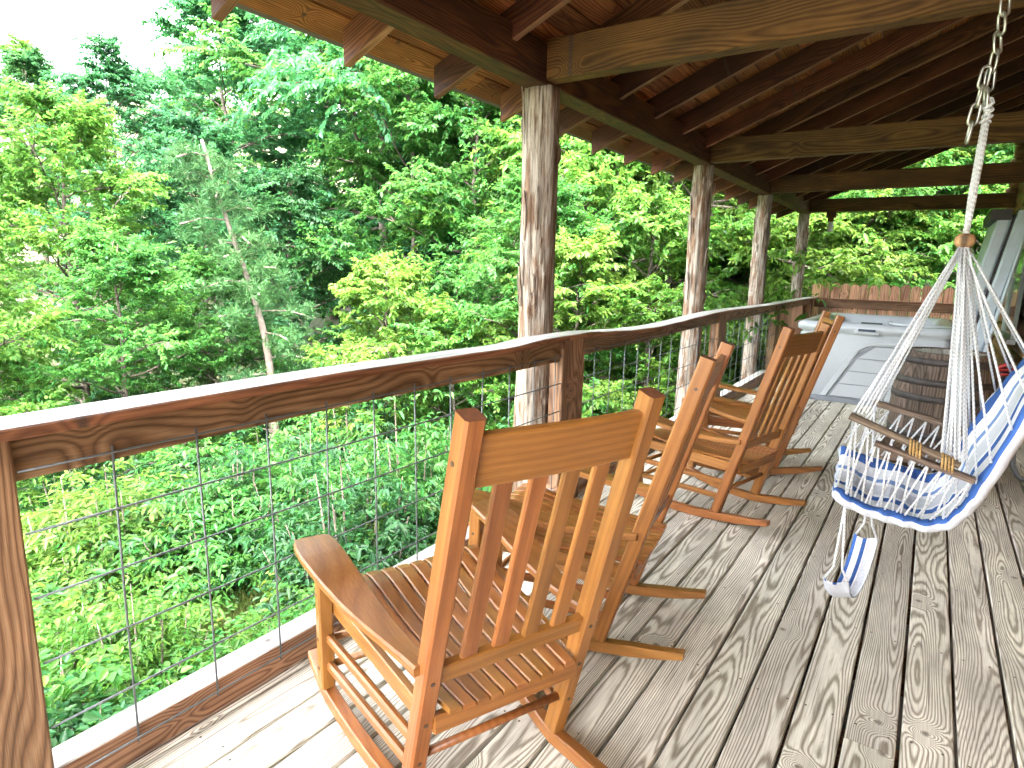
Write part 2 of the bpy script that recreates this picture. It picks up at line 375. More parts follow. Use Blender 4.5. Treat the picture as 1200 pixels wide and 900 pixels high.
# ------------------------------------------------------------------ terrain
def ground_z(x, y):
    d = max(0, -x - 1.5)
    z = -1.55 - .16 * min(d, 7) + .02 * max(0, min(d - 7, 5)) + .24 * max(0, d - 13)
    e = max(0, y - 11); k = min(1, max(0, (x + 12) / 9))
    z += e * .11 * k + .13 * max(0, e - 6)
    z += .3 * mnoise.noise(Vector((x * .25, y * .25, 3.1)))
    if x > -1: z = min(z, -.9) if y < 11.6 else z
    return z
N = 90; V = []; Fc = []
def gx(i, n, a, b): 
    t = i / n * 2 - 1; return (a + b) / 2 + (b - a) / 2 * (abs(t) ** 1.7) * (1 if t > 0 else -1)
for j in range(N + 1):
    for i in range(N + 1):
        x, y = gx(i, N, -130, 110), gx(j, N, -110, 140); V.append((x, y, ground_z(x, y)))
for j in range(N):
    for i in range(N):
        a = j * (N + 1) + i; Fc.append((a, a + 1, a + N + 2, a + N + 1))
tag(link('ground', mesh('ground', V, Fc, 'ground', True), Matrix()), 'sloping forest floor of leaf litter and earth below the deck', 'ground', kind='structure')

# ------------------------------------------------------------------ deck planks
PITCHW = .146
deck = tag(link('deck', None, Matrix.Translation((-.5, 5, 0))), 'weathered grey plank deck running the length of the porch', 'deck', kind='structure')
YEND = 11.62
for k in range(-13, 7):
    x0 = PITCHW * (k + .56); xc = x0 + PITCHW / 2
    if xc > .98: break
    wd = PITCHW - .0115
    if k == -13: xc, wd = -1.6905, .022
    cuts = {-1: [1.965], 2: [1.75, 6.1]}.get(k, sorted([U(3.2, 5.6), U(7.2, 9.6)]) if k % 2 else [U(5.2, 8.2)])
    ys = [-1.2] + cuts + [YEND]
    for a, b in zip(ys[:-1], ys[1:]):
        dz = U(-.0012, .0012)
        board('plank', (xc + U(-.0008, .0008), a + .0015, -.019 + dz), (xc + U(-.0008, .0008), b - .0015, -.019 + dz), wd, .038, 'deck', deck, ch=.0035)
for y in np.arange(-1, 11.7, .61): board('joist', (-1.75, y, -.13), (.98, y, -.13), .04, .17, 'beam', deck)
for y in np.arange(-1.2, YEND, 1.6): board('light_block_board', (-1.81, y, -1.2), (-1.81, min(y + 1.594, YEND), -1.2), .025, 1.9, 'rail', deck)  # unseen boards round the deck, added to block light below the plank gaps
board('light_block_board', (-1.8, 11.66, -1.2), (1.0, 11.66, -1.2), .025, 2.2, 'rail', deck)
board('light_block_board', (1.02, -1.25, -1.2), (1.02, 11.66, -1.2), .025, 2.2, 'rail', deck)
board('light_block_board', (-1.8, -1.25, -1.2), (1.0, -1.25, -1.2), .025, 2.2, 'rail', deck)
board('rim_joist', (-1.77, -1.2, -.135), (-1.77, YEND, -.135), .04, .19, 'rail', deck)

V, Fc = [], []
for k in range(-12, 6):                                         # screw heads over every joist
    xc = PITCHW * (k + .56) + PITCHW / 2
    for y in np.arange(-.39, 11.6, .61):
        for dx in (-.042, .042):
            c = (xc + dx + U(-.006, .006), y + U(-.012, .012)); b0 = len(V); V += [(c[0] + .0042 * math.cos(a), c[1] + .0042 * math.sin(a), .0017) for a in np.arange(0, 6.2, 1.0472)]; Fc.append(tuple(range(b0, b0 + 6)))
so_ = link('screw_heads', mesh('screw_heads', V, Fc, 'bolt'), Matrix(), deck); so_['kind'] = 'stuff'
# ------------------------------------------------------------------ railing
rail = thing('deck_railing', 'brown timber deck railing with grey wavy cap and wire mesh infill', 'railing', (-1.7, 6, 0))
RP = [(.23, .48), (3.01, 3.27), (6.08, 6.33), (8.72, 8.95), (11.38, 11.6)]
for a, b in RP:
    c = (a + b) / 2
    board('post', (-1.725, c, -.22), (-1.725, c, .99 if a < 11 else .97), b - a, .09, ['rail', 'rail'], rail, up=(1, 0, 0), ch=.006)
capz = [(-1.2, 1.03), (.44, 1.033), (.8, 1.035), (1.36, 1.037), (2.0, 1.03), (2.37, 1.024), (2.7, 1.038), (3.15, 1.036), (3.5, 1.018), (3.83, 1.004), (4.3, .996), (4.7, 1.004), (5.2, 1.018), (5.7, 1.03), (6.3, 1.03), (7, 1.02), (8.24, 1.008), (9.5, 1.012), (11.62, 1.01)]
def interp(t, tab):
    for (a, u), (b, v) in zip(tab[:-1], tab[1:]):
        if t <= b:
            f = (t - a) / (b - a); f = f * f * (3 - 2 * f); return u + (v - u) * f
    return tab[-1][1]
for a, b in ((-1.2, 2.93), (2.934, 6.9), (6.904, 11.62)):
    n = int((b - a) / .12); V, Fc, fm = [], [], []; yc = (a + b) / 2
    for i in range(n + 1):
        y = a + (b - a) * i / n; zt = interp(y, capz); wob = .003 * mnoise.noise(Vector((y * .8, 0, 7)))
        for x, z in ((-1.745, -.028), (-1.745, -.004), (-1.741, 0), (-1.606, .001 + wob), (-1.6, -.004), (-1.6 + wob, -.026)):
            V.append((y - yc, -(x + 1.67), zt + z - 1.01))
    for i in range(n):
        for j in range(6):
            p, q = i * 6 + j, i * 6 + (j + 1) % 6; Fc.append((p, q, q + 6, p + 6)); fm.append(0 if j in (1, 2) else 1)
    Fc += [tuple(range(6)), tuple(range(n * 6 + 5, n * 6 - 1, -1))]; fm += [1, 1]
    A = Matrix.Translation((-1.67, yc, 1.01)) @ Matrix.Rotation(math.pi / 2, 4, 'Z')
    me = mesh('cap_board', V, Fc, ['cap', 'capside'], fm=fm); link('cap_board', me, A, rail)
zb = [(-1.2, .885), (.49, .885), (1.44, .893), (2.5, .88), (3.0, .878), (3.4, .886), (4.3, .884), (5.5, .905), (6.3, .905), (8.8, .895), (11.6, .895)]
bays = [(-1.2, .225)] + [(RP[i][1] + .003, RP[i + 1][0] - .003) for i in range(4)]
for a, b in bays:                                               # the board on edge under the cap
    n = 16; V, Fc = [], []; yc = (a + b) / 2
    for i in range(n + 1):
        y = a + (b - a) * i / n; z0, z1 = interp(y, zb), interp(y, capz) - .0295
        for x, z in ((-1.742, z0), (-1.742, z1), (-1.7, z1), (-1.7, z0)): V.append((y - yc, -(x + 1.72), z - .94))
    for i in range(n):
        for j in range(4):
            p, q = i * 4 + j, i * 4 + (j + 1) % 4; Fc.append((p, q, q + 4, p + 4))
    Fc += [(0, 1, 2, 3), (n * 4 + 3, n * 4 + 2, n * 4 + 1, n * 4)]
    link('top_rail', mesh('top_rail', V, Fc, 'rail'), Matrix.Translation((-1.72, yc, .94)) @ Matrix.Rotation(math.pi / 2, 4, 'Z'), rail)
    board('toe_rail', (-1.749, a, .0565), (-1.749, b, .0565), .092, .108, ['rail', 'cap', 'rail'], rail, ch=.004)
HZ = [.907, .754, .59, .419, .238, .078]
for bi, (a, b) in enumerate(bays[:4]):
    if bi == 0: continue
    pan = link('wire_panel', None, Matrix.Translation((-1.693, (a + b) / 2, .5)), rail)
    start = {1: .685, 2: 3.44, 3: 6.45}[bi]; y = start
    while y < b - .02:
        j = U(-.006, .006)
        tube('vertical_wire', [(-1.6945, y + j, .06), (-1.6945 + U(-.002, .002), y + j * .4, .5), (-1.6945, y - j, .925)], .0032, 'wire', pan, n=6); y += .2265
    for z in HZ:
        pts = [(-1.6885 + .002 * mnoise.noise(Vector((yy, z, 1))), yy, z + .004 * mnoise.noise(Vector((yy * .8, z * 5, 4)))) for yy in np.linspace(a + .003, b - .003, 9)]
        tube('horizontal_wire', pts, .0031, 'wire', pan, n=6)

# ------------------------------------------------------------------ porch roof
ROOF0 = lambda x: 2.28 + .41 * (x + 2.3)                        # underside of the rafters
roof = thing('porch_roof', 'brown timber porch roof with exposed rafters and board sheathing', 'roof', (-.7, 5.5, 2.4))
sl_ = Vector((1, 0, .41)).normalized(); upn = Vector((-.41, 0, 1)).normalized()
ROOFX = 1.3
for k in range(-3, 18):
    y = 1.445 + .6115 * (k - 1) + U(-.008, .008)
    if y > 11.6: break
    a = Vector((-2.3, y, ROOF0(-2.3))) + upn * .0715; b = Vector((ROOFX, y, ROOF0(ROOFX))) + upn * .0715
    c = .41 * math.cos(math.atan(.41)) / math.cos(math.atan(.41))
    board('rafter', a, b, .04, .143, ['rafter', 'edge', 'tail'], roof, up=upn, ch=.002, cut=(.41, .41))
s = 0; L = (ROOFX + 2.36) / sl_.x
while s < L:
    wd = rnd.choice([.14, .14, .16, .185]); y0 = -2.5; c = Vector((-2.36, 0, ROOF0(-2.36))) + sl_ * (s + wd / 2) + upn * (.143 + .0125)
    cuts = sorted([U(-.5, 2.2), U(3, 6), U(7, 10)]); ys = [y0] + cuts + [11.42]
    for a, b in zip(ys[:-1], ys[1:]):
        board('roof_board', c + Vector((0, a + .002, 0)), c + Vector((0, b - .002, 0)), wd - .008, .024, 'sheath', roof, up=upn)
    s += wd
a = Vector((-2.40, -2.6, ROOF0(-2.40))) + upn * .176; b = Vector((ROOFX + .1, -2.6, ROOF0(ROOFX + .1))) + upn * .176
mid = (a + b) / 2; m4 = Matrix(((sl_.x, 0, upn.x, mid.x), (0, 1, 0, 4.2), (sl_.z, 0, upn.z, mid.z), (0, 0, 0, 1)))
link('roof_covering', bar_mesh((b - a).length, 14.5, .012, .002, 'roofmetal'), m4, roof)
BEAMZ = 2.35
PY = [3.07, 5.95, 8.47, 11.3]
seg = [-2.5, 3.0, 5.88, 8.4, 11.45]
for a, b in zip(seg[:-1], seg[1:]):
    dz = U(-.004, .004)
    board('eave_beam', (-1.9, a + .004, BEAMZ + .1 + dz), (-1.9, b - .004, BEAMZ + .1 + dz), .14, .2, 'beam', roof, ch=.006)
for i, y in enumerate(PY):
    board('cross_beam', (-1.826, y - .05, BEAMZ + .115), (.78, y - .05, BEAMZ + .115 + (.004, 0, .004, -.006)[i]), .1, .2, 'olive', roof, ch=.006)
board('brace_board', (-1.826, 11.33, BEAMZ + .06), (-.85, 11.33, BEAMZ + .055), .035, .09, 'beam', roof)

# ------------------------------------------------------------------ cedar posts
def cedar_post(y, r, seed, label):
    rr = random.Random(seed); n, zs = 36, np.linspace(-2.9, BEAMZ + .002, 120); V, Fc = [], []
    knots = [(rr.uniform(0, 6.28), rr.uniform(1.05, 2.25), rr.uniform(.018, .034)) for _ in range(5)] + [(rr.uniform(0, 6.28), rr.uniform(.1, .9), .02) for _ in range(2)]
    for z in zs:
        cx = .014 * mnoise.noise(Vector((z * .8, seed, 0))); cy = .014 * mnoise.noise(Vector((z * .8, 0, seed)))
        for j in range(n):
            a = 6.2832 * j / n; q = Vector((math.cos(a) * 2.2, math.sin(a) * 2.2, z * .9 + seed * 3))
            rad = r * (1.03 - .02 * z) + .014 * mnoise.noise(q * .9) + .009 * mnoise.noise(q * 2.6) + .014 * abs(mnoise.noise(Vector((math.cos(a) * 5, math.sin(a) * 5, z * .5 + seed))))
            for ka, kz, kr in knots:
                d = math.hypot(((a - ka + math.pi) % 6.2832 - math.pi) * r, (z - kz) * .8); rad += kr * math.exp(-(d / .028) ** 2)
            V.append((cx + rad * math.cos(a), cy + rad * math.sin(a), z))
    m = len(zs)
    for i in range(m - 1):
        for j in range(n): p, q = i * n + j, i * n + (j + 1) % n; Fc.append((p, q, q + n, p + n))
    Fc.append(tuple((m - 1) * n + j for j in range(n)))
    t = thing('porch_post', label, 'post', (-1.91, y, 0)); o = link('trunk', mesh('trunk', V, Fc, 'cedar', True), Matrix.Translation((-1.91, y, 0)), t)
    for k in range(14):                                          # loose strips of bark
        a, z, h = rr.uniform(2.6, 6.6), rr.uniform(1.1, 2.1), rr.uniform(.1, .3); W = rr.uniform(.008, .018)
        P = [Vector((math.cos(a) * (r + .012 + .012 * f * f), math.sin(a) * (r + .012 + .012 * f * f), z + h * f)) for f in np.linspace(0, 1, 5)]; tn = Vector((-math.sin(a), math.cos(a), 0)) * W
        vv = [p + s_ * tn * (1 - .5 * abs(i - 2) / 2) for i, p in enumerate(P) for s_ in (-1, 1)] 
        vv += [v - Vector((math.cos(a), math.sin(a), 0)) * .006 for v in vv]
        ff = [(2 * i, 2 * i + 1, 2 * i + 3, 2 * i + 2) for i in range(4)] + [(10 + 2 * i, 12 + 2 * i, 13 + 2 * i, 11 + 2 * i) for i in range(4)] + [(2 * i, 2 * i + 2, 2 * i + 12, 2 * i + 10) for i in range(4)] + [(2 * i + 1, 2 * i + 11, 2 * i + 13, 2 * i + 3) for i in range(4)]
        link('bark_strip', mesh('bark_strip', vv, ff, 'cedar', True), Matrix.Translation((-1.91, y, 0)), t)
cedar_post(PY[0], .094, 11, 'thick peeled cedar post holding the roof at the end of the first mesh bay')
cedar_post(PY[1], .09, 23, 'peeled cedar post behind the railing, second from the hot tub\'s corner post')
cedar_post(PY[2], .086, 37, 'slimmer peeled cedar post next to the corner post by the tub')
cedar_post(PY[3], .08, 41, 'pale cedar corner post behind the hot tub where the fence begins')

# ------------------------------------------------------------------ rocking chairs
def make_chair():
    t = thing('rocking_chair', '', 'chair'); hw = .23; TILT = .31 / 1.08
    P = lambda z, y, back=0.0: Vector((TILT * (z - .05) + back, y, z))          # along the raked back posts
    ax = Vector((TILT, 0, 1)).normalized(); nrm = Vector((1, 0, -TILT)).normalized()   # nrm points to the rear
    for s_ in (-1, 1):
        b = board('back_post', P(.062, s_ * hw), P(1.13, s_ * hw), .046, .05, ['teak', 'teakend'], t, up=nrm, ch=.006)
        for z in (.2, .335, .47, 1.03):
            for d, off in ((nrm, .0252), ):
                if z == 1.03: d, off = Vector((0, s_, 0)), .0232
                c = P(z, s_ * hw) + d * off
                tube('bolt', [c - d * .002, c + d * .0015], .006, 'bolt', b, n=8, smooth=False)
        # rocker: curved rail on the floor
        xs = np.linspace(-.66, .31, 17); xc, RR = -.17, 1.55
        pts = [Vector((x, s_ * hw * (1 + .3 * min(1, max(0, (-.0 - x) / .5))), (x - xc) ** 2 / (2 * RR))) for x in xs]
        V, Fc = [], []
        for i, p in enumerate(pts):
            h = .045 if 2 < i < 14 else .045 - .006 * (3 - i if i <= 2 else i - 13)
            for yy, zz in ((-.019, .004), (-.015, 0), (.015, 0), (.019, .004), (.019, h - .004), (.015, h), (-.015, h), (-.019, h - .004)): V.append(p + Vector((0, yy, zz)))
        for i in range(16):
            for j in range(8): a, b_ = i * 8 + j, i * 8 + (j + 1) % 8; Fc.append((a, a + 8, b_ + 8, b_))
        Fc += [tuple(range(8)), tuple(range(135, 127, -1))]
        link('rocker', mesh('rocker', V, Fc, 'teak'), Matrix(), t)
        yl = s_ * .302
        f = board('front_leg', (-.49, yl, .083), (-.475, s_ * .306, .526), .044, .046, 'teak', t, up=(1, 0, 0), ch=.005)
        for z in (.15, .25, .40):
            c = Vector((-.488 + .02 * (z - .1), yl + s_ * .0232, z)); tube('bolt', [c, c + Vector((0, s_ * .002, 0))], .006, 'bolt', f, n=8, smooth=False)
        for z0, z1 in ((.16, .15), (.255, .24)):
            board('side_stretcher', (-.475, yl - s_ * .005, z0), P(z1, s_ * hw, -.02), .022, .03, 'teak', t, ch=.006)
        board('seat_side_rail', (-.475, yl - s_ * .03, .36), P(.335, s_ * (hw - .012), .02), .022, .055, 'teak', t)
        # arm: shaped flat board, wide at the front
        st_ = [(-.585, .282, .345, .548), (-.578, .262, .362, .549), (-.56, .252, .37, .55), (-.52, .247, .374, .549), (-.46, .243, .372, .545), (-.38, .24, .362, .535), (-.3, .236, .348, .522), (-.2, .231, .328, .508), (-.1, .227, .305, .5), (-.02, .224, .287, .498), (.06, .222, .274, .502), (.125, .222, .268, .508)]
        V, Fc = [], []
        for x, yi, yo, z in st_:
            for y, dz in ((yi, -.021), (yi + .004, -.025), (yo - .004, -.025), (yo, -.021), (yo, -.006), (yo - .005, 0), (yi + .005, 0), (yi, -.006)): V.append((x, s_ * y, z + dz))
        k = len(st_)
        for a in range(k - 1):
            for q in range(8): p_, q_ = a * 8 + q, a * 8 + (q + 1) % 8; Fc.append((p_, p_ + 8, q_ + 8, q_) if s_ > 0 else (p_, q_, q_ + 8, p_ + 8))
        Fc += [tuple(range(8)), tuple(range(k * 8 - 1, k * 8 - 9, -1))] if s_ > 0 else [tuple(range(7, -1, -1)), tuple(range(k * 8 - 8, k * 8))]
        link('arm', mesh('arm', V, Fc, 'teak'), Matrix(), t)
    # crest rail, curved
    def arc_rail(name, zc, h, th, dep, back=.0, y=hw - .02):
        V, Fc = [], []; n = 10
        for i in range(n + 1):
            u = -1 + 2 * i / n; c = P(zc, 0) + nrm * (back + dep * (1 - u * u)); c.y = u * y
            for a, b in ((-h / 2, -th / 2 + .003), (-h / 2 + .004, -th / 2), (h / 2 - .004, -th / 2), (h / 2, -th / 2 + .003), (h / 2, th / 2 - .003), (h / 2 - .004, th / 2), (-h / 2 + .004, th / 2), (-h / 2, th / 2 - .003)):
                q = c + ax * a + nrm * b; V.append((q.y, q.x, q.z))
        for i in range(n):
            for j in range(8): a, b = i * 8 + j, i * 8 + (j + 1) % 8; Fc.append((a, b, b + 8, a + 8))
        Fc += [tuple(range(7, -1, -1)), tuple(n * 8 + j for j in range(8))]
        # local x runs along the rail so that the grain does too
        M_ = Matrix(((0, 1, 0, 0), (1, 0, 0, 0), (0, 0, 1, 0), (0, 0, 0, 1)))
        Vl = [(v[0], -v[1], v[2]) for v in V]; M_ = Matrix.Rotation(math.pi / 2, 4, 'Z')
        return link(name, mesh(name, Vl, Fc, 'teak'), M_, t)
    arc_rail('crest_rail', 1.03, .122, .022, .006)
    arc_rail('back_rail', .47, .055, .024, .0)
    for i in range(4):
        y = (-1.5 + i) * .087
        d0_, d1_ = 0, .006 * (1 - (y / .21) ** 2)
        board('back_slat', P(.49, y) , P(.98, y) + nrm * d1_, .046, .016, 'teak', t, up=nrm, ch=.004)
    # seat slats, front to back, scooped
    prof = [(-.555, .385), (-.54, .4), (-.5, .407), (-.44, .402), (-.36, .39), (-.28, .379), (-.2, .371), (-.1, .366), (0, .365), (.08, .367), (.14, .369)]
    ns = 10
    for i in range(ns):
        u = (i - (ns - 1) / 2) / (ns / 2); V, Fc = [], []
        for x, z in prof:
            f = (.14 - x) / .7; hwid = .188 + .075 * f; yc = u * hwid; wv = hwid / ns * .84
            for dy, dz in ((-wv, -.014), (wv, -.014), (wv, -.003), (wv - .003, 0), (-wv + .003, 0), (-wv, -.003)): V.append((x, yc + dy, z + dz + .01 * u * u))
        k = len(prof)
        for a in range(k - 1):
            for j in range(6): p, q = a * 6 + j, a * 6 + (j + 1) % 6; Fc.append((p, p + 6, q + 6, q))
        Fc += [tuple(range(6)), tuple(range(k * 6 - 1, k * 6 - 7, -1))]
        link('seat_slat', mesh('seat_slat', V, Fc, 'teak'), Matrix(), t)
    board('seat_rear_rail', P(.325, -hw + .02, .025), P(.325, hw - .02, .025), .024, .05, 'teak', t)
    board('seat_front_rail', (-.49, -.282, .355), (-.49, .282, .355), .024, .055, 'teak', t)
    tube('rear_stretcher', [P(.195, -hw), P(.195, hw)], .012, 'teak', t, n=10)
    for z in (.15, .24): tube('front_stretcher', [Vector((-.488, -.29, z)), Vector((-.488, .29, z))], .0125, 'teak', t, n=10)
    return t
proto = make_chair()
CH = [(-.87, 1.21, 23.58, 0, 'honey wood rocking chair between the first mesh bay and the camera end of the deck'),
      (-.90, 2.13, -7.98, 0, 'honey wood rocking chair second in the row from the open deck end'),
      (-.82, 3.63, 13.99, 0, 'honey wood rocking chair second in the row from the hot tub'),
      (-.85, 4.68, -17.48, 0, 'honey wood rocking chair standing next to the hot tub, end of the row')]
CH[0] = CH[0][:4] + ('honey wood rocking chair whose back faces out, end of the row farthest from the tub',)
roots = [proto] + [copy_tree(proto) for _ in range(3)]
for o, (x, y, a, p, lab) in zip(roots, CH):
    o.location = (x, y, .0005); o.rotation_euler = (0, R(p), -R(a)); o['label'] = lab; o['group'] = 'rocking chairs in a row along the railing'

# ------------------------------------------------------------------ hanging hammock chair
HB = Vector((.065, 2.62, 0))
ham = thing('hammock_chair', 'white rope hammock chair with blue striped cushion hanging from a chain', 'hammock chair', HB)
NEAR = [(-.205, .655), (-.16, .632), (-.11, .615), (-.06, .607), (-.01, .602), (.04, .598), (.09, .603), (.13, .63), (.158, .675), (.18, .72), (.20, .775), (.235, .885), (.27, 1.0), (.295, 1.08), (.315, 1.14)]
FAR = [(-.245, .685), (-.19, .666), (-.13, .655), (-.07, .647), (-.01, .64), (.04, .632), (.09, .628), (.125, .66), (.145, .72), (.165, .79), (.19, .87), (.22, .95), (.26, 1.03), (.295, 1.10), (.325, 1.17)]
YN, YF = 2.35, 2.9
def cushion():
    nu, nv = 60, 26; top, uv = [], []
    def at(tab, u):
        f = u * (len(tab) - 1); i = min(int(f), len(tab) - 2); f -= i
        p0, p1, p2, p3 = (Vector((*tab[max(0, min(len(tab) - 1, i + k))], 0)) for k in (-1, 0, 1, 2))
        q = .5 * ((2 * p1) + (p2 - p0) * f + (2 * p0 - 5 * p1 + 4 * p2 - p3) * f * f + (3 * p1 - p0 - 3 * p2 + p3) * f ** 3); return q.x, q.y
    grid = []
    for i in range(nu + 1):
        u = i / nu; (xa, za), (xb, zb_) = at(NEAR, u), at(FAR, u); row = []
        for j in range(nv + 1):
            v = j / nv; e = .010 * math.sin(u * 75) * (max(0, 1 - v * 9) + max(0, 1 - (1 - v) * 9))
            x = xa + (xb - xa) * v; z = za + (zb_ - za) * v; y = YN + (YF - YN) * v + e
            sag = .035 * math.sin(math.pi * v); x += sag * .5 * (1 if u > .55 else 0); z -= sag * (1 if u < .55 else .4)
            nz_ = .006 * mnoise.noise(Vector((u * 16, v * 6, 0))) + .004 * mnoise.noise(Vector((u * 45, v * 10, 5)))
            row.append(Vector((x, y, z + nz_)))
        grid.append(row)
    V, UVs, Fc = [], [], []
    def nor(i, j):
        a = grid[min(nu, i + 1)][j] - grid[max(0, i - 1)][j]; b = grid[i][min(nv, j + 1)] - grid[i][max(0, j - 1)]; return a.cross(b).normalized()
    th = .042
    for side in (0, 1):
        for i in range(nu + 1):
            for j in range(nv + 1):
                v = j / nv; u = i / nu; puff = (min(1, v * 6, (1 - v) * 6, u * 12, (1 - u) * 12)) ** .5
                n_ = nor(i, j)
                d = .012 * puff * (1 + .5 * math.sin(u * 30)) if side == 0 else -th * (.55 + .45 * puff)
                V.append(grid[i][j] + n_ * d - HB); UVs.append((u, .1 + .82 * v) if side == 0 else (u, .02))
    K = (nu + 1) * (nv + 1)
    for i in range(nu):
        for j in range(nv):
            a = i * (nv + 1) + j; Fc.append((a, a + nv + 1, a + nv + 2, a + 1)); b = a + K; Fc.append((b, b + 1, b + nv + 2, b + nv + 1))
    for i in range(nu):
        for j in (0, nv):
            a = i * (nv + 1) + j; q = (a, a + K, a + K + nv + 1, a + nv + 1); Fc.append(q if j == 0 else q[::-1])
    for j in range(nv):
        for i in (0, nu):
            a = i * (nv + 1) + j; q = (a, a + 1, a + K + 1, a + K); Fc.append(q if i == 0 else q[::-1])
    link('cushion', mesh('cushion', V, Fc, 'fabric', True, uv=UVs), Matrix.Translation(HB), ham)
    return grid
grid = cushion()
BALL = Vector((.064, 2.62, 1.521)); KNOT = Vector((.07, 2.62, 1.93))
# chain links from the rafter down to the knot
zc = ROOF0(.065) - .015; k = 0
hook = tube('ceiling_hook', [(.065, 2.62, zc + .05), (.065, 2.62, zc - .03), (.085, 2.62, zc - .05), (.085, 2.62, zc - .075), (.065, 2.62, zc - .09)], .006, 'steel', ham)
def chain_link(c, rot, tilt=0.0, L=.066, W=.026, r=.0046):
    pts = []
    for i in range(20):
        a = 6.2832 * i / 20; pts.append(Vector((W / 2 * math.cos(a), 0, (L - W) / 2 * (1 if math.sin(a) > 0 else -1) * (1 if abs(math.sin(a)) > .05 else 0) + W / 2 * math.sin(a))))
    M_ = Matrix.Translation(c) @ Matrix.Rotation(tilt, 4, 'Y') @ Matrix.Rotation(rot, 4, 'Z')
    V, Fc, UV = tube_vf(pts, r, 6, True)
    if 'lk' not in CACHE: CACHE['lk'] = mesh('chain_link', V, Fc, 'steel', True, uv=UV)
    link('chain_link', CACHE['lk'], M_, ham)
z = zc - .11
while z > 1.955:
    chain_link(Vector((.066 + .006 * math.sin(z * 9), 2.62, z)), (k % 2) * 1.5 + .5 + U(-.3, .3), U(-.15, .15)); z -= .055; k += 1
for i in range(4): chain_link(Vector((.048 - .006 * i, 2.60, 2.03 - .055 * i)), (i % 2) * 1.5 + .3, .1)   # loose tail of the chain
# bundle of cords from the knot to the ball
for i in range(9):
    a = 6.2832 * i / 9; r_ = .008
    tube('suspension_cord', [KNOT + Vector((.006 * math.cos(a), .006 * math.sin(a), .03 * (i % 2))), KNOT.lerp(BALL, .3) + Vector((r_ * math.cos(a + .6), r_ * math.sin(a + .6), 0)), KNOT.lerp(BALL, .7) + Vector((r_ * math.cos(a + 1.2), r_ * math.sin(a + 1.2), 0)), BALL + Vector((.006 * math.cos(a), .006 * math.sin(a), 0))], .0046, 'rope', ham)
tube('cord_knot', [KNOT + Vector(((.010 + .004 * math.sin(a * .37)) * math.cos(a), (.010 + .004 * math.sin(a * .37)) * math.sin(a), -.035 + .0022 * a + .006 * math.sin(a * 1.3))) for a in np.linspace(0, 34, 110)], .0055, 'rope', ham, n=6)
wb = lathe('wooden_ball', [(.004, -.024), (.02, -.022), (.028, -.012), (.03, 0), (.028, .012), (.02, .022), (.004, .024)], 'log', ham, BALL, 18)
# armrests
AN0, AN1 = Vector((-.185, YN, .927)), Vector((.135, YN, .815))
BN0, BN1 = Vector((-.10, YN - .01, .848)), Vector((.178, YN - .01, .776))
AF0, AF1 = Vector((-.155, YF, .885)), Vector((.18, YF, .816))
board('armrest', AN0, AN1, .042, .02, 'armwood', ham, ch=.006)
board('armrest_splice', BN0, BN1, .042, .018, 'armwood', ham, ch=.005)
board('armrest', AF0, AF1, .042, .022, 'armwood', ham, ch=.006)
for f in (.62, .9):
    c = AN0.lerp(AN1, f) + Vector((0, -.005, -.012)); dx = (AN1 - AN0).normalized()
    pts = []
    for i in range(49):
        a = 6.2832 * i / 12; q = i / 48 - .5
        pts.append(c + dx * (q * .04) + Vector((0, math.cos(a) * .03, math.sin(a) * .026)))
    tube('twine_lashing', pts, .0035, 'twine', ham, n=6)
# ropes
def rope(a, b, sag=.0, r=.0035, n=6):
    a, b = Vector(a), Vector(b); side = Vector((U(-1, 1), U(-1, 1), 0)) * .004
    pts = [a.lerp(b, f) + Vector((0, 0, -sag * 4 * f * (1 - f))) + side * math.sin(f * 3.14) for f in np.linspace(0, 1, 7)]
    return tube('rope', pts, r, 'rope', ham, n=n)
bj = lambda: Vector((U(-.012, .012), U(-.012, .012), -.015))
for i in range(5): rope(BALL + bj(), AN0 + Vector((.01 + .012 * i, U(-.01, .01), .012)))
for i in range(3): rope(BALL + bj(), AF0 + Vector((.008 + .014 * i, U(-.01, .01), .012)))
for i in range(6): rope(BALL + bj(), AN1 + Vector((-.05 + .012 * i, U(-.012, .012), .01)))
for i in range(4): rope(BALL + bj(), AF1 + Vector((-.04 + .014 * i, U(-.012, .012), .01)))
for i in (29, 33, 37, 41, 45, 49, 53, 57):
    rope(BALL + bj(), grid[i][1] + Vector((-.004, 0, .006)), r=.0036); rope(BALL + bj(), grid[i][-2] + Vector((-.004, 0, .004)), r=.0036)
# lacing between the armrests and the cushion
for arm0, arm1, j, seq in ((AN0, BN1, 0, np.linspace(.06, .97, 10)), (AF0, AF1, -1, np.linspace(.06, .97, 8))):
    paths = []
    for k, f in enumerate(seq):
        p = arm0.lerp(arm1, f) + Vector((0, 0, -.012)); u0 = int(2 + f * 26)
        for du in (-2, 2):
            q = grid[max(0, min(60, u0 + du))][j] + Vector((0, .012 if j == 0 else -.012, .014)); m_ = p.lerp(q, .5) + Vector((U(-.006, .006), U(-.006, .006), U(-.004, .008)))
            paths.append([p, m_, q])
    la = tubes('lacing', paths, .0034, 'rope', ham, 6, HB); la['kind'] = 'stuff'
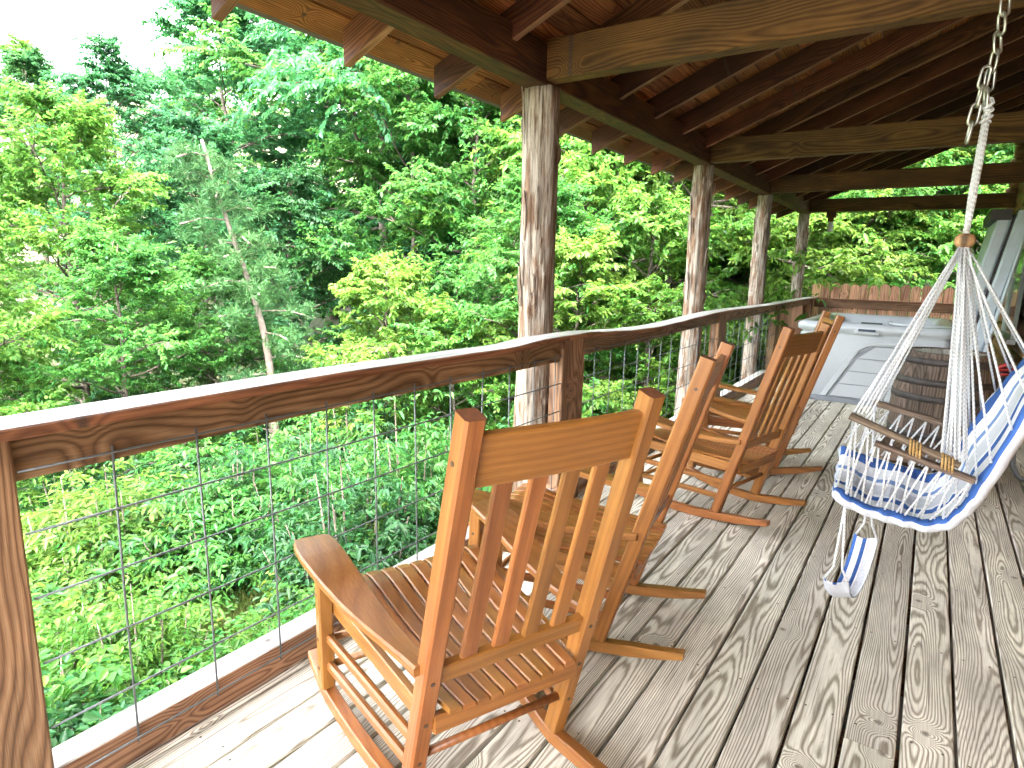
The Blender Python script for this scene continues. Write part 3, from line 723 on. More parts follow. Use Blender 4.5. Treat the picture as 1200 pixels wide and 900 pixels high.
# foot sling hung from the front ends of the armrests
FN, FF = Vector((-.165, 2.40, .29)), Vector((-.105, 2.78, .34))
for (a, b) in ((AN0 + Vector((.01, 0, -.01)), FN), (AF0 + Vector((.01, 0, -.01)), FF)):
    for dx in (-.014, .014): tube('foot_rope', [a, a.lerp(b, .5) + Vector((.004, 0, 0)), b + Vector((dx, 0, .06)), b + Vector((dx * 3, 0, 0))], .0042, 'rope', ham, n=6)
V, Fc, UVs = [], [], []; nu, nv = 24, 6
for i in range(nu + 1):
    u = i / nu; c = FN.lerp(FF, u) + Vector((0, 0, -.13 * (1 - (2 * u - 1) ** 2) ** .8))
    for j in range(nv + 1):
        v = j / nv - .5; V.append(c + Vector((v * .085, .012 * math.sin(v * 6), .012 * (abs(v) * 2) ** 2)) - HB); UVs.append((u, .1 + .5 * (j / nv)))
K = len(V); V += [v + Vector((0, 0, -.008)) for v in V]; UVs += [(u, .02) for u, v in UVs]
for i in range(nu):
    for j in range(nv):
        a = i * (nv + 1) + j; Fc.append((a, a + nv + 1, a + nv + 2, a + 1)); Fc.append((a + K, a + K + 1, a + K + nv + 2, a + K + nv + 1))
    for j in (0, nv):
        a = i * (nv + 1) + j; Fc.append((a, a + K, a + K + nv + 1, a + nv + 1))
link('foot_sling', mesh('foot_sling', V, Fc, 'fabric', True, uv=UVs), Matrix.Translation(HB), ham)

# ------------------------------------------------------------------ hot tub
TX0, TX1, TY0, TY1, TH = -1.2, .2, 7.58, 9.5, .88
tub = thing('hot_tub', 'pale grey plastic hot tub with paneled side, open without its cover', 'hot tub', ((TX0 + TX1) / 2, (TY0 + TY1) / 2, 0))
def rrect(x0, x1, y0, y1, r, z, n=6):
    P = []
    for cx, cy, a0 in ((x1 - r, y1 - r, 0), (x0 + r, y1 - r, 90), (x0 + r, y0 + r, 180), (x1 - r, y0 + r, 270)):
        for i in range(n + 1):
            a = R(a0 + 90 * i / n); P.append(Vector((cx + r * math.cos(a), cy + r * math.sin(a), z)))
    return P
rings = [(.03, .0, .06), (.0, .02, .06), (.0, .74, .06), (.015, .77, .08), (-.03, .79, .1), (-.04, .83, .1), (-.025, .865, .1), (.02, .88, .12), (.1, .875, .16), (.13, .84, .2), (.17, .7, .25), (.3, .3, .3)]
V, Fc = [], []; tc0 = Vector(((TX0 + TX1) / 2, (TY0 + TY1) / 2, 0))
for ins, z, r_ in rings: V += [p - tc0 for p in rrect(TX0 + ins, TX1 - ins, TY0 + ins, TY1 - ins, r_, z)]
n = 28
for k in range(len(rings) - 1):
    for j in range(n): a, b = k * n + j, k * n + (j + 1) % n; Fc.append((a, b, b + n, a + n))
Fc.append(tuple((len(rings) - 1) * n + j for j in range(n)))
fm = [(0 if k < 4 else 1) for k in range(len(rings) - 1) for j in range(n)] + [1]
link('shell', mesh('shell', V, Fc, ['tub', 'acrylic'], True, fm=fm), Matrix.Translation(tc0), tub)
# moulded frame and horizontally boarded side panel on the side towards the chairs
fr = [(-.93, .06), (-.62, .62), (-.55, .675), (-.45, .7), (.1, .7), (.1, .66), (-.44, .66), (-.52, .64), (-.585, .59), (-.86, .06)]
slab('panel_frame', [Vector((x, TY0 - .012, z)) for x, z in fr], .03, (0, -1, 0), 'tub', tub, origin=(-.4, TY0, .4), ch=.006)
sp = slab('side_panel', [Vector((x, TY0 - .006, z)) for x, z in [(-.84, .065), (-.575, .575), (-.51, .625), (-.44, .65), (.18, .65), (.18, .065)]], .012, (0, -1, 0), 'tubdark', tub, origin=(-.3, TY0, .4))
zs_ = [.07, .215, .36, .505, .645]
for a, b in zip(zs_[:-1], zs_[1:]):
    lx = lambda z: -.825 + (z - .065) * .265 / .51 if z < .575 else -.56 + (z - .575) * 1.5
    slab('panel_board', [Vector((lx(a + .004), TY0 - .014, a + .004)), Vector((.175, TY0 - .014, a + .004)), Vector((.175, TY0 - .014, b - .004)), Vector((lx(b - .004) + (.0 if b < .6 else .02), TY0 - .014, b - .004))], .012, (0, -1, 0), 'tub', sp, origin=(-.3, TY0, .4), ch=.003)
board('plinth', (TX0 + .05, TY0 - .006, .03), (TX1, TY0 - .006, .03), .03, .055, 'tubdark', tub)
cp = board('control_panel', (-.66, TY0 + .0, .80), (-.42, TY0 + .0, .80), .1, .05, 'acrylic', tub, up=(0, -.5, 1), ch=.015)
board('display', (-.62, TY0 - .03, .82), (-.46, TY0 - .03, .82), .06, .02, 'panel', cp, up=(0, -.5, 1), ch=.006)
board('vent_grille', (-.62, TY0 + .22, .872), (-.42, TY0 + .22, .872), .07, .02, 'panel', tub, ch=.008)
tube('seat_rim', [Vector((-.2 + .42 * math.cos(a) + .25, TY0 + .55 + .28 * math.sin(a), .868)) for a in np.linspace(2.9, 6, 14)], .018, 'acrylic', tub, n=10)

# spa cover, folded in half and tipped up on its lifter beside the tub
cov = thing('tub_cover', 'folded blue grey vinyl tub cover tipped up on edge beside the tub', 'tub cover', (.3, 8.2, 0))
def cover_slab(name, x0, x1, z0, z1, th, y0, y1):
    a, b = Vector((x0, (y0 + y1) / 2, z0)), Vector((x1, (y0 + y1) / 2, z1)); d = (b - a).normalized(); u = Vector((0, 0, 1)).cross(d)
    return board(name, a, b, y1 - y0, th, 'vinyl', cov, up=Vector((d.z, 0, -d.x)), ch=.018, nx=8)
s1 = cover_slab('cover_half', .265, .475, .62, 1.97, .11, 7.66, 9.1)
s2 = cover_slab('cover_half', .4, .62, .6, 2.02, .11, 7.62, 9.15)
s3 = cover_slab('skirt_flap', .47, .655, .55, 1.93, .03, 7.56, 7.9)
board('hinge_strip', (.335, 7.7, .62), (.55, 7.7, 1.98), .05, .02, 'vinyl_dark', cov, up=(1, 0, -.16))
board('top_flap', (.44, 7.62, 1.99), (.44, 8.9, 2.0), .16, .1, 'vinyl_dark', cov)
for y in (7.72, 9.0): board('lifter_arm', (.235, y, .6), (.235, y, .02), .03, .03, 'pipe', cov, up=(1, 0, 0)); board('lifter_foot', (.235, y, .6), (.6, y, .6), .03, .03, 'pipe', cov)

# ------------------------------------------------------------------ barrel
BX, BY = .14, 5.32
bar = thing('barrel', 'dark oak barrel with iron hoops standing behind the hammock chair', 'barrel', (BX, BY, 0))
def brad(z): return .315 - .055 * ((z - .44) / .44) ** 2
ns = 22
for k in range(ns):
    V, Fc = [], []; a0, a1 = 6.2832 * k / ns + .006, 6.2832 * (k + 1) / ns - .006; zz = np.linspace(0, .88, 12)
    for z in zz:
        r_ = brad(z); am = (a0 + a1) / 2
        for a, rr_ in ((a0, r_ - .03), (a0, r_ - .002), (am, r_ + .001), (a1, r_ - .002), (a1, r_ - .03)): V.append(Vector((math.cos(a) * rr_ - math.cos(am) * .3, math.sin(a) * rr_ - math.sin(am) * .3, z - .44)))
    Mr = Matrix.Rotation(math.pi / 2, 4, 'Y')
    Vl = [Mr.inverted() @ v for v in V]                         # local x up the stave: the grain
    for i in range(11):
        for j in range(5): p, q = i * 5 + j, i * 5 + (j + 1) % 5; Fc.append((p, q, q + 5, p + 5))
    Fc += [(4, 3, 2, 1, 0), (55, 56, 57, 58, 59)]; am = (a0 + a1) / 2
    link('stave', mesh('stave', Vl, Fc, 'barrel'), Matrix.Translation((BX + math.cos(am) * .3, BY + math.sin(am) * .3, .44)) @ Mr, bar)
for z in (.06, .2, .31, .57, .68, .82):
    w_ = .045; lathe('hoop', [(brad(z - w_ / 2) - .004, -w_ / 2), (brad(z - w_ / 2) + .004, -w_ / 2), (brad(z + w_ / 2) + .004, w_ / 2), (brad(z + w_ / 2) - .004, w_ / 2)], 'iron', bar, (BX, BY, z), 40)
for k in range(-3, 4):
    x = k * .066; h = math.sqrt(max(.01, .228 ** 2 - x * x)); board('head_board', (BX + x, BY - h, .862), (BX + x, BY + h, .862), .064, .02, 'cap', bar)

# low wooden crate by the barrel
cr = thing('wooden_crate', 'small low wooden crate under the hammock chair by the barrel', 'crate', (-.02, 4.72, 0))
for i, z in enumerate((.05, .15, .25)):
    for y in (4.6, 4.84): board('slat', (-.17, y, z), (.13, y, z), .014, .075, 'armwood', cr)
    for x in (-.165, .125): board('slat', (x, 4.61, z), (x, 4.83, z), .014, .075, 'armwood', cr)
for x in np.linspace(-.14, .1, 4): board('lid_board', (x, 4.59, .3), (x, 4.85, .3), .07, .016, 'armwood', cr)

# ------------------------------------------------------------------ end fence
fen = thing('picket_fence', 'reddish cedar fence of dog eared pickets with a brown rail behind the tub', 'fence', (-.45, 11.62, 0))
def picket(c, h, wd, rot, z0=-.4):
    key = ('pk', round(h, 3), round(wd, 3))
    if key not in CACHE:
        L_ = h - z0; e = .036; o = [(-L_ / 2, -wd / 2), (L_ / 2 - e, -wd / 2), (L_ / 2, -wd / 2 + e), (L_ / 2, wd / 2 - e), (L_ / 2 - e, wd / 2), (-L_ / 2, wd / 2)]
        V = [(x, y, -.009) for x, y in o] + [(x, y, .009) for x, y in o]; n_ = 6
        Fc = [tuple(range(5, -1, -1)), tuple(range(6, 12))] + [(i, (i + 1) % 6, (i + 1) % 6 + 6, i + 6) for i in range(6)]
        CACHE[key] = mesh('picket', V, Fc, 'fence')
    # local x points up
    Mx = Matrix.Rotation(rot, 4, 'Z') @ Matrix(((0, 1, 0, 0), (0, 0, 1, 0), (1, 0, 0, 0), (0, 0, 0, 1)))
    link('picket', CACHE[key], Matrix.Translation((c[0], c[1], (h + z0) / 2)) @ Mx @ Matrix.Rotation(U(-.006, .006), 4, 'Z'), fen)
x = -1.66
while x < .75: picket((x, 11.68 + U(-.003, .003)), rnd.choice([1.235, 1.24, 1.25, 1.228]), .131, 0); x += .1425
y = 9.02
while y < 11.5: picket((-1.80, y), rnd.choice([.965, .97]), .139, math.pi / 2); y += .1425
board('fence_rail', (-1.66, 11.64, .9), (.78, 11.64, .9), .04, .12, 'rail', fen); board('fence_cap', (-1.59, 11.61, .978), (.78, 11.61, .978), .11, .03, 'capside', fen)
board('fence_rail', (-1.66, 11.645, .15), (.78, 11.645, .15), .04, .09, 'rail', fen)

# ------------------------------------------------------------------ log house wall
hou = thing('log_house', 'honey coloured log wall of the house with pale trimmed window', 'house', (.9, 5, 0))
z = .1; i = 0
while z < 3.7:
    ye = 11.55 + (.45 + .1 * (i % 3) if z > 2.2 else .1 * (i % 2)); r_ = .102
    n_ = 16; L_ = ye + 2.6; V, Fc = [], []
    for q, k_ in ((-L_ / 2, .96), (-L_ / 2 + .02, 1), (L_ / 2 - .03, 1), (L_ / 2, .9)):
        for j in range(n_): a = 6.2832 * j / n_; V.append((q, r_ * k_ * math.cos(a), r_ * k_ * math.sin(a)))
    for a in range(3):
        for j in range(n_): p, q = a * n_ + j, a * n_ + (j + 1) % n_; Fc.append((p, p + n_, q + n_, q))
    Fc += [tuple(range(n_)), tuple(range(4 * n_ - 1, 3 * n_ - 1, -1))]
    link('log', mesh('log', V, Fc, 'log', True), frame((.885, -2.6, z), (.885, ye, z), (0, 0, 1)), hou); z += .195; i += 1
for k_, zc_ in enumerate(np.arange(.2, 3.6, .195)):             # corner logs of the cross wall poke out at the end
    tube('log_end', [(.655 + .03 * (k_ % 2), 11.36, zc_), (.675 + .03 * (k_ % 2), 11.36, zc_), (.79, 11.36, zc_)], [.085, .098, .1], 'log', hou, n=16)
wn = link('window', None, Matrix.Translation((.78, 8.9, 1.4)), hou)
board('casing', (.765, 8.55, .75), (.765, 8.55, 2.1), .09, .035, 'trim', wn, up=(1, 0, 0)); board('casing', (.765, 9.75, .75), (.765, 9.75, 2.1), .09, .035, 'trim', wn, up=(1, 0, 0))
board('casing', (.765, 8.5, 2.145), (.765, 9.8, 2.145), .035, .09, 'trim', wn); board('sill', (.75, 8.48, .72), (.75, 9.82, .72), .08, .05, 'white', wn)
board('pane', (.775, 8.595, 1.42), (.775, 9.705, 1.42), .008, 1.34, 'dark', wn); board('sash_bar', (.768, 8.6, 1.43), (.768, 9.7, 1.43), .02, .035, 'white', wn)
board('edge_strip', (.747, 8.52, .75), (.747, 8.52, 2.1), .03, .012, 'white', wn, up=(1, 0, 0))

# red hose on the wall, grey pipe
hose = thing('garden_hose', 'coiled red garden hose on a short dark stake behind the hammock chair', 'hose', (.6, 6.36, 0))
for k_ in range(7):
    rr_ = .15 + .011 * (k_ % 3); o_ = .02 * (k_ // 2)
    tube('coil', [Vector((.56 + rr_ * .62 * math.cos(a) + .008 * math.sin(3 * a + k_), 6.30 - o_ + .015 * math.sin(a * 2 + k_), .54 + rr_ * 1.15 * math.sin(a) - .012 * k_)) for a in np.linspace(0, 6.15, 24)], .0125, 'hose', hose, n=8)
board('stake', (.57, 6.37, 0), (.57, 6.37, .78), .06, .06, 'vinyl_dark', hose, up=(0, 1, 0)); board('peg', (.57, 6.35, .70), (.57, 6.2, .71), .03, .02, 'pipe', hose)
pp = thing('drain_pipe', 'bent grey metal pipe standing on the deck by the log wall', 'pipe', (.59, 5.35, 0))
tube('pipe', [Vector((0.685, 5.42, .62)), Vector((0.610, 5.4, .6)), Vector((0.590, 5.38, .5)), Vector((0.590, 5.36, .25)), Vector((0.600, 5.36, .12)), Vector((0.640, 5.36, .05)), Vector((0.700, 5.37, .025))], .017, 'pipe', pp, n=10)
tube('collar', [Vector((0.590, 5.371, .42)), Vector((0.590, 5.366, .36))], .023, 'pipe', pp, n=12)

# small jar lantern under the corner beam
jl = thing('hanging_lantern', 'little wooden lantern with a white glass jar under the corner beam', 'lantern', (-1.5, 11.2, BEAMZ + .01))
board('bracket', (-1.57, 11.2, BEAMZ - .035), (-1.43, 11.2, BEAMZ - .035), .08, .09, 'beam', jl); board('holder', (-1.54, 11.2, BEAMZ - .11), (-1.46, 11.2, BEAMZ - .11), .07, .06, 'beam', jl)
lathe('jar', [(.02, -.16), (.042, -.155), (.045, -.05), (.034, -.02), (.034, .0)], 'jar', jl, (-1.5, 11.2, BEAMZ - .14), 16)

# ------------------------------------------------------------------ vegetation
def leaves_mesh(name, P, D, Nn, Ls, Ws, mat, fold=.25):
    """diamond leaves folded along the midrib: P base, D direction, Nn normal"""
    D = D / np.linalg.norm(D, axis=1, keepdims=True); S = np.cross(D, Nn); S /= np.linalg.norm(S, axis=1, keepdims=True) + 1e-9; Nn = np.cross(S, D)
    n = len(P); Vv = np.empty((n, 6, 3), np.float32); L = Ls[:, None]; W = Ws[:, None]
    at = lambda f, w, dz: P + D * L * f + S * W * w + Nn * (W * abs(w) * fold * 2 - L * dz)
    Vv[:, 0] = P; Vv[:, 3] = at(1, 0, .16)
    Vv[:, 1] = at(.28, .46, .0); Vv[:, 2] = at(.62, .42, .05); Vv[:, 4] = at(.62, -.42, .05); Vv[:, 5] = at(.28, -.46, .0)
    me = bpy.data.meshes.new(name); me.vertices.add(n * 6); me.vertices.foreach_set('co', Vv.reshape(-1))
    b = np.arange(n, dtype=np.int32)[:, None] * 6; quad = np.concatenate([b, b + 1, b + 2, b + 3, b, b + 3, b + 4, b + 5], 1).reshape(-1)
    me.loops.add(n * 8); me.loops.foreach_set('vertex_index', quad); me.polygons.add(n * 2)
    me.polygons.foreach_set('loop_start', np.arange(0, n * 8, 4, dtype=np.int32)); me.polygons.foreach_set('loop_total', np.full(n * 2, 4, np.int32))
    me.materials.append(MAT[mat]); me.update(calc_edges=True); return me
def twig_leaves(rs, starts, dirs, lens, per, leaf_len, leaf_w, droop=.35):
    """leaves alternate along drooping twigs"""
    n = len(starts); tt = (np.arange(per) + .6) / per
    dirs = dirs / np.linalg.norm(dirs, axis=1, keepdims=True)
    T = np.broadcast_to(tt, (n, per)); Lw = lens[:, None]
    pos = starts[:, None] + dirs[:, None] * (T * Lw)[..., None]; pos[..., 2] -= droop * .6 * T ** 2 * Lw
    tw = np.repeat(dirs[:, None], per, 1).copy(); tw[..., 2] -= droop * 1.1 * T
    up = np.array([0, 0, 1.]) + rs.normal(0, .25, (n, 1, 3)); side = np.cross(tw, np.broadcast_to(up, tw.shape)); side /= np.linalg.norm(side, axis=2, keepdims=True) + 1e-9
    sg = np.where(np.arange(per) % 2, 1., -1.)[None, :, None]
    D = tw * .55 + side * sg * (1 - .5 * T[..., None]) + rs.normal(0, .28, (n, per, 3)); D[..., 2] -= .28
    Nn = np.broadcast_to(up, tw.shape) + rs.normal(0, .35, (n, per, 3))
    Ls = leaf_len * rs.uniform(.65, 1.2, (n, per)); Ws = Ls * leaf_w * rs.uniform(.8, 1.2, (n, per))
    f = lambda a: a.reshape(-1, 3)
    return f(pos + rs.normal(0, .015, pos.shape)), f(D), f(Nn), Ls.reshape(-1), Ws.reshape(-1)
def make_tree(seed, H, rad, base, limbs=20, sec=6, tw=5, per=26, leaf=.15, lw=.45, twl=.75, droop=.4, lean=0.0, top=1.0):
    rs = np.random.RandomState(seed); VV, FF = [], []
    def addtube(path, r):
        v, f, _ = tube_vf(path, r, 7, False, len(VV)); VV.extend(v); FF.extend(f)
    ks = np.linspace(0, 1, 9); tp = [Vector((lean * H * k + .03 * H * float(rs.normal()) * k * .35, .03 * H * float(rs.normal()) * k * .35, H * k - .5 * (k == 0))) for k in ks]
    r0_ = .011 * H + .03; addtube(tp, [r0_ * (1 - .88 * k) for k in ks])
    trunk = lambda k: tp[min(7, int(k * 8))].lerp(tp[min(7, int(k * 8)) + 1], k * 8 - min(7, int(k * 8)))
    S, D, L = [], [], []
    for i in range(limbs):
        f = (i + rs.uniform(0, .9)) / limbs; k = base + (.98 - base) * f; o = trunk(k)
        az = i * 2.399 + rs.uniform(-.5, .5); prof = (math.sin(math.pi * min(1, .22 + .78 * f) ** .8) ** .7) * (1 if f < .9 else .6)
        ln = rad * max(.25, prof) * rs.uniform(.75, 1.2); el = -.05 + .9 * f ** 1.5 + rs.uniform(-.2, .25)
        d = Vector((math.cos(az) * math.cos(el), math.sin(az) * math.cos(el), math.sin(el)))
        pts = [o]; dd = d.copy()
        for s_ in range(5):
            pts.append(pts[-1] + dd * ln / 5); dd = (dd + Vector((rs.normal() * .18, rs.normal() * .18, rs.normal() * .12 + .02 - .05 * s_))).normalized()
        addtube(pts, [r0_ * .38 * (1 - k) * (1 - q) + .012 for q in np.linspace(0, .9, 6)])
        for j in range(sec):
            g_ = .22 + .78 * (j + rs.uniform(0, 1)) / sec; a = min(4, int(g_ * 5)); p = pts[a].lerp(pts[a + 1], min(1, g_ * 5 - a))
            dv = (pts[a + 1] - pts[a]).normalized(); sd = dv.cross(Z3).normalized() * (1 if j % 2 else -1)
            sdv = (dv * .6 + sd * rs.uniform(.3, 1) + Z3 * rs.uniform(-.15, .5)).normalized(); sl2 = ln * rs.uniform(.22, .42) * (1.15 - .5 * g_) + .25
            e = p + sdv * sl2; addtube([p, p.lerp(e, .5) + Z3 * .05, e], [.014, .009, .004])
            for q in range(tw):
                u = .15 + .85 * (q + rs.uniform(0, 1)) / tw; st = p.lerp(e, min(1, u)); sd2 = sdv.cross(Z3).normalized() * (1 if q % 2 else -1)
                td = sdv * .7 + sd2 * rs.uniform(.2, 1.1) + Vector((rs.normal() * .3, rs.normal() * .3, rs.normal() * .35 + .12))
                S.append(st); D.append(td); L.append(twl * rs.uniform(.6, 1.25))
    S = np.array([tuple(s) for s in S]); D = np.array([tuple(s) for s in D]); L = np.array(L)
    cm = leaves_mesh('crown', *twig_leaves(rs, S, D, L, per, leaf, lw, droop), 'leaf')
    tm = mesh('trunk', VV, FF, 'bark', True)
    return tm, cm
def make_shrub(seed, H, rad, stems=14, tw=9, per=14, leaf=.1, lw=.55, twl=.4):
    rs = np.random.RandomState(seed); VV, FF, S, D, L = [], [], [], [], []
    for i in range(stems):
        az = i * 2.399 + rs.uniform(-.4, .4); q = math.sqrt((i + .5) / stems); e = Vector((math.cos(az) * rad * q, math.sin(az) * rad * q, H * (1.05 - .5 * q * q) * rs.uniform(.75, 1.1)))
        b = Vector((e.x * .25, e.y * .25, -.3)); m_ = b.lerp(e, .5) + Vector((e.x * .12, e.y * .12, .1 * H))
        pts = [b, m_, e]; v, f, _ = tube_vf(pts, [.016, .011, .004], 5, False, len(VV)); VV.extend(v); FF.extend(f)
        for k in range(tw):
            u = .25 + .75 * (k + rs.uniform(0, 1)) / tw; p = b.lerp(m_, u * 2) if u < .5 else m_.lerp(e, u * 2 - 1)
            a2 = rs.uniform(0, 6.28); S.append(p); D.append(Vector((math.cos(a2), math.sin(a2), rs.uniform(0, .8)))); L.append(twl * rs.uniform(.6, 1.3))
    S = np.array([tuple(s) for s in S]); D = np.array([tuple(s) for s in D]); L = np.array(L)
    return mesh('stems', VV, FF, 'bark', True), leaves_mesh('foliage', *twig_leaves(rs, S, D, L, per, leaf, lw, .4), 'leaf')
def place(kind, pair, parts, loc, rz, sc, colr, label, cat, group):
    t = thing(kind, label, cat, loc, rz, group); t.scale = sc
    a = bpy.data.objects.new(parts[0], pair[0]); b = bpy.data.objects.new(parts[1], pair[1])
    for o in (a, b): COL.objects.link(o); o.parent = t
    b.color = (*colr, 1); return t
BLUEG, MID, FRESH, YEL, DEEP = (.033, .116, .044), (.04, .128, .025), (.064, .158, .025), (.083, .163, .027), (.025, .09, .027)
TREES = [make_tree(1, 14, 4.2, .12, 30, 8, 8, 42, .15, .42, .95, .55), make_tree(2, 13, 3.8, .1, 30, 8, 8, 42, .14, .48, .85, .4), make_tree(3, 15, 4.4, .14, 30, 8, 8, 42, .155, .45, .95, .5),
         make_tree(4, 9, 3.0, .06, 26, 7, 8, 34, .115, .5, .7, .4), make_tree(5, 8, 2.7, .05, 26, 7, 7, 32, .11, .52, .65, .3), make_tree(6, 6, 2.1, .08, 20, 6, 7, 26, .125, .52, .6, .35)]
CN = {BLUEG: 'cool green', MID: 'mid green', FRESH: 'fresh green', YEL: 'yellow green', DEEP: 'dark green'}
TL = {0: 'tall {} tree with long drooping leaf sprays in the woods', 1: 'tall full crowned {} tree in the woods beyond the railing', 2: 'very tall airy {} tree standing deep in the woods', 3: 'medium {} broadleaf tree standing at the edge of the woods', 4: 'bushy small {} tree at the foot of the woods', 5: 'slender young {} tree close to the porch railing'}
TG = {0: 'tall drooping trees', 1: 'tall full trees', 2: 'tall airy trees', 3: 'medium edge trees', 4: 'bushy small trees', 5: 'young yellow green trees'}
def pol(az, d): a = R(az); return -math.sin(a) * d, math.cos(a) * d
FOREST = [  # kind, azimuth left of the deck axis, distance, scale, colour
    (0, 77, 16, .48, FRESH), (0, 67, 20, .58, BLUEG), (1, 56.5, 22, .8, BLUEG), (0, 46.5, 18.5, 1.12, BLUEG), (2, 41, 19, 1.1, MID), (1, 34, 18, 1.1, BLUEG), (0, 27, 19, 1.1, FRESH), (1, 20, 18, 1.0, YEL), (2, 13, 20, 1.0, FRESH), (0, 6, 19, 1.0, MID), (1, -1, 20, 1.0, FRESH), (2, -8, 22, 1.0, MID), (1, -14, 20, 1.0, FRESH),
    (2, 84, 22, .42, MID), (2, 71, 27, .5, DEEP), (2, 61.5, 28, .56, MID), (0, 49, 27, 1.2, MID), (2, 72, 40, .55, FRESH), (2, 45, 27, 1.25, BLUEG), (1, 37, 27, 1.3, DEEP), (2, 30, 27, 1.25, MID), (2, 22, 28, 1.2, FRESH), (1, 15, 28, 1.2, MID), (2, 8, 28, 1.2, DEEP), (2, 0, 30, 1.2, MID), (1, -7, 30, 1.2, DEEP),
    (3, 70, 12.5, .7, FRESH), (3, 61, 14, .72, BLUEG), (4, 53, 14, .7, DEEP), (3, 44, 14.5, 1.0, MID), (4, 37, 13, .95, MID), (3, 31, 13.5, 1.1, FRESH), (4, 26, 12.5, 1.0, FRESH), (3, 21, 13.5, 1.1, YEL), (4, 16, 13.5, 1.0, YEL), (3, 9, 16, .95, FRESH), (4, 3, 15.5, .9, MID), (3, -3, 16.5, .95, YEL), (4, -9, 16, 1, FRESH), (3, 14, 17, 1.0, FRESH),
    (4, 78, 10, .62, FRESH), (4, 66, 10.5, .55, MID), (5, 47, 10, .62, YEL), (4, 59.5, 11.5, .5, MID), (5, 40, 9.5, .5, FRESH), (4, 33, 9.5, .6, MID), (5, 27, 8.8, .62, YEL), (5, 20.5, 9.6, .7, FRESH), (5, 14, 13.6, .7, YEL), (5, 6, 14.5, .75, YEL), (5, -2, 14.3, .7, FRESH)]
vr = random.Random(3)
for k, az, d, s_, c in FOREST:
    az += vr.uniform(-1.5, 1.5); x, y = pol(az, d); j = vr.uniform(.85, 1.15); cn = CN[c]; j *= 1.25 if d > 17 else 1; c = tuple(q * j for q in c)  # far crowns painted lighter, standing in for haze and brighter light
    place('broadleaf_tree', TREES[k], ('trunk', 'crown'), (x, y, ground_z(x, y) - .05), vr.uniform(0, 6.28), (s_ * vr.uniform(.93, 1.07), s_ * vr.uniform(.93, 1.07), s_), c, TL[k].format(cn), 'tree', cn + ' ' + TG[k])
SHR = [make_shrub(21, 1.0, .9, 24, 15, 18, .075, .55, .42), make_shrub(22, .7, .8, 22, 13, 16, .09, .75, .35), make_shrub(23, 1.3, .8, 22, 15, 20, .075, .38, .5)]
SL = ['rounded {} shrub growing on the slope below the railing', 'low broad leaved {} bush growing on the slope below the railing', 'upright narrow leaved {} shrub growing on the slope below the railing']
SG = ['rounded slope shrubs', 'low slope bushes', 'upright slope shrubs']
ns = 0
for i in range(420):
    az, d = vr.uniform(2, 84), vr.uniform(3.0, 12.5); x, y = pol(az, d)
    if x > -2.9 or y > 13.5: continue
    if (x + 4.9) ** 2 + (y - 2.75) ** 2 < .8: continue                    # the small grassy gap
    k = vr.choice([0, 0, 1, 2]); s_ = vr.uniform(.7, 1.25) * (.8 if d < 5.5 else 1.1); c = vr.choice([FRESH, FRESH, MID, YEL, MID, DEEP]); j = vr.uniform(.65, 1.1)
    place('shrub', SHR[k], ('stems', 'foliage'), (x, y, ground_z(x, y) - .05), vr.uniform(0, 6.28), (s_, s_, s_ * vr.uniform(.8, 1.2)), tuple(q * j for q in c), SL[k].format(CN[c]), 'shrub', CN[c] + ' ' + SG[k]); ns += 1
    if ns >= 150: break
for i in range(16):                                                          # thicket behind the end fence
    x, y = -4.2 + i * .42 + vr.uniform(-.2, .2), vr.uniform(12.6, 14); s_ = vr.uniform(1.5, 2.2)
    place('shrub', SHR[0 if i % 2 else 2], ('stems', 'foliage'), (x, y, ground_z(x, y)), vr.uniform(0, 6.28), (s_, s_, s_ * 1.1), vr.choice([FRESH, YEL, MID]), 'tall leafy shrub crowding the back of the picket fence', 'shrub', 'shrubs behind the fence')

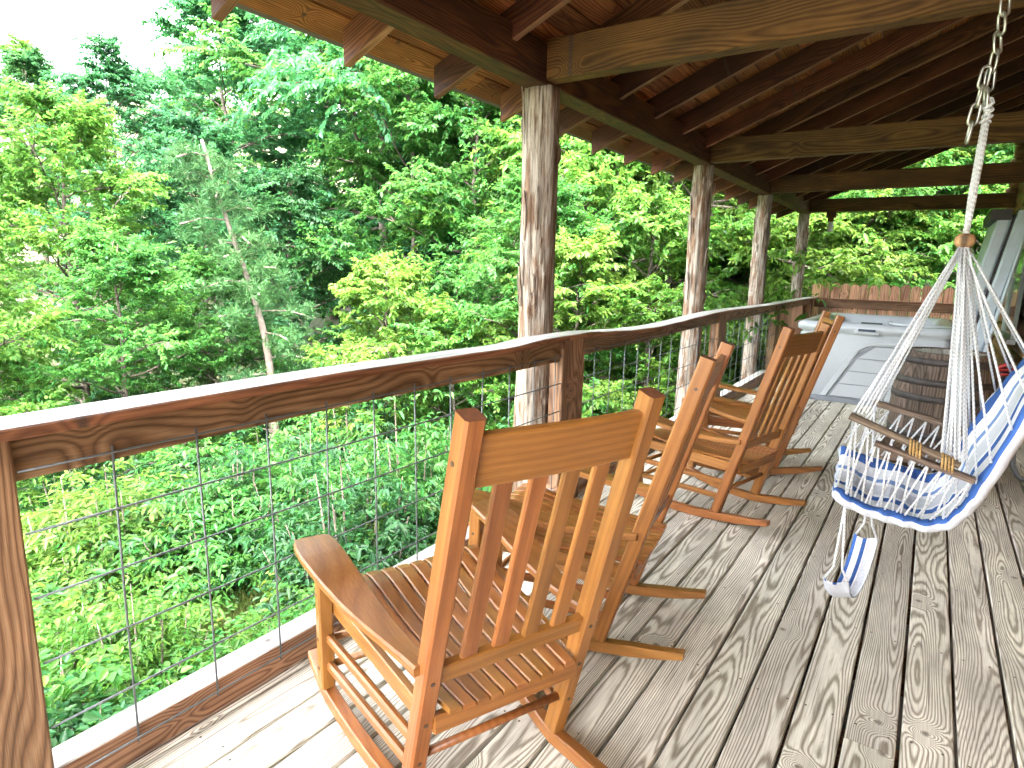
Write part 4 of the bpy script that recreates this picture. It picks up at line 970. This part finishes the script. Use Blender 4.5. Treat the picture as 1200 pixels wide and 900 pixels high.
# leaning pine with a bare lower trunk
def pine():
    x, y = pol(55.0, 10.4); gz = ground_z(x, y); t = thing('pine_tree', 'leaning pine with bare grey trunk and sparse soft needles', 'tree', (x, y, gz)); rs = np.random.RandomState(5)
    side = Vector((-math.cos(R(54.5)), -math.sin(R(54.5)), 0)); b = Vector((x, y, gz - .3)); H_ = 6.0
    tp = [b + Z3 * H_ * k + side * (.75 * k * k + .05 * math.sin(k * 9)) * 1.15 for k in np.linspace(0, 1, 12)]
    tube('trunk', tp, [.085 * (1 - .75 * k) for k in np.linspace(0, 1, 12)], 'pinebark', t, n=10)
    P, D, Nn, paths = [], [], [], []
    for i in range(46):
        k = .14 + .86 * (i / 46) if i % 5 else .2 + .3 * rs.rand(); q = k * 11; a = min(10, int(q)); o = tp[a].lerp(tp[a + 1], q - a)
        if .22 < k < .52 and i % 5: continue
        az = i * 2.4; ln = (1.25 - .75 * k) * rs.uniform(.6, 1.2); d = Vector((math.cos(az), math.sin(az), rs.uniform(-.25, .25))); e = o + d * ln; paths.append([o, o.lerp(e, .5) + Z3 * .06, e])
        for j in range(20):
            u = .3 + .7 * rs.rand(); c = o.lerp(e, u) + Vector(rs.normal(0, .1, 3)); m_ = 26
            dv = rs.normal(0, 1, (m_, 3)); dv[:, 2] += .5; P.append(np.repeat(np.array([tuple(c)]), m_, 0)); D.append(dv); Nn.append(rs.normal(0, 1, (m_, 3)))
    P, D, Nn = map(np.concatenate, (P, D, Nn)); org = Vector((x, y, gz)); P = P - np.array(tuple(org)); n_ = len(P)
    tubes('branch', paths, .014, 'pinebark', t, 6, org)
    o = link('needles', leaves_mesh('needles', P, D, Nn, rs.uniform(.1, .16, n_), np.full(n_, .007), 'needle', .1), Matrix.Translation(org), t); o.color = (.046, .12, .037, 1)
    tube('snapped_limb', [tp[4], tp[4] + side * -.15 + Z3 * .05, tp[4] + side * -.25 + Z3 * .22], [.03, .024, .012], 'pinebark', t)
pine()

# grass in the gap on the slope
rs = np.random.RandomState(9); n_ = 9000
px_ = -4.9 + rs.normal(0, .75, n_); py_ = 2.75 + rs.normal(0, .75, n_); pz_ = np.array([ground_z(a, b) for a, b in zip(px_, py_)]) - .02
go = link('grass', leaves_mesh('grass', np.stack([px_, py_, pz_], 1), rs.normal(0, .45, (n_, 3)) + [0, 0, 1], rs.normal(0, 1, (n_, 3)), rs.uniform(.15, .42, n_), np.full(n_, .012), 'grassblade', .1), Matrix())
go.color = (.1, .125, .035, 1); tag(go, 'long yellowing grass in a gap between the shrubs on the slope', 'grass', kind='stuff')
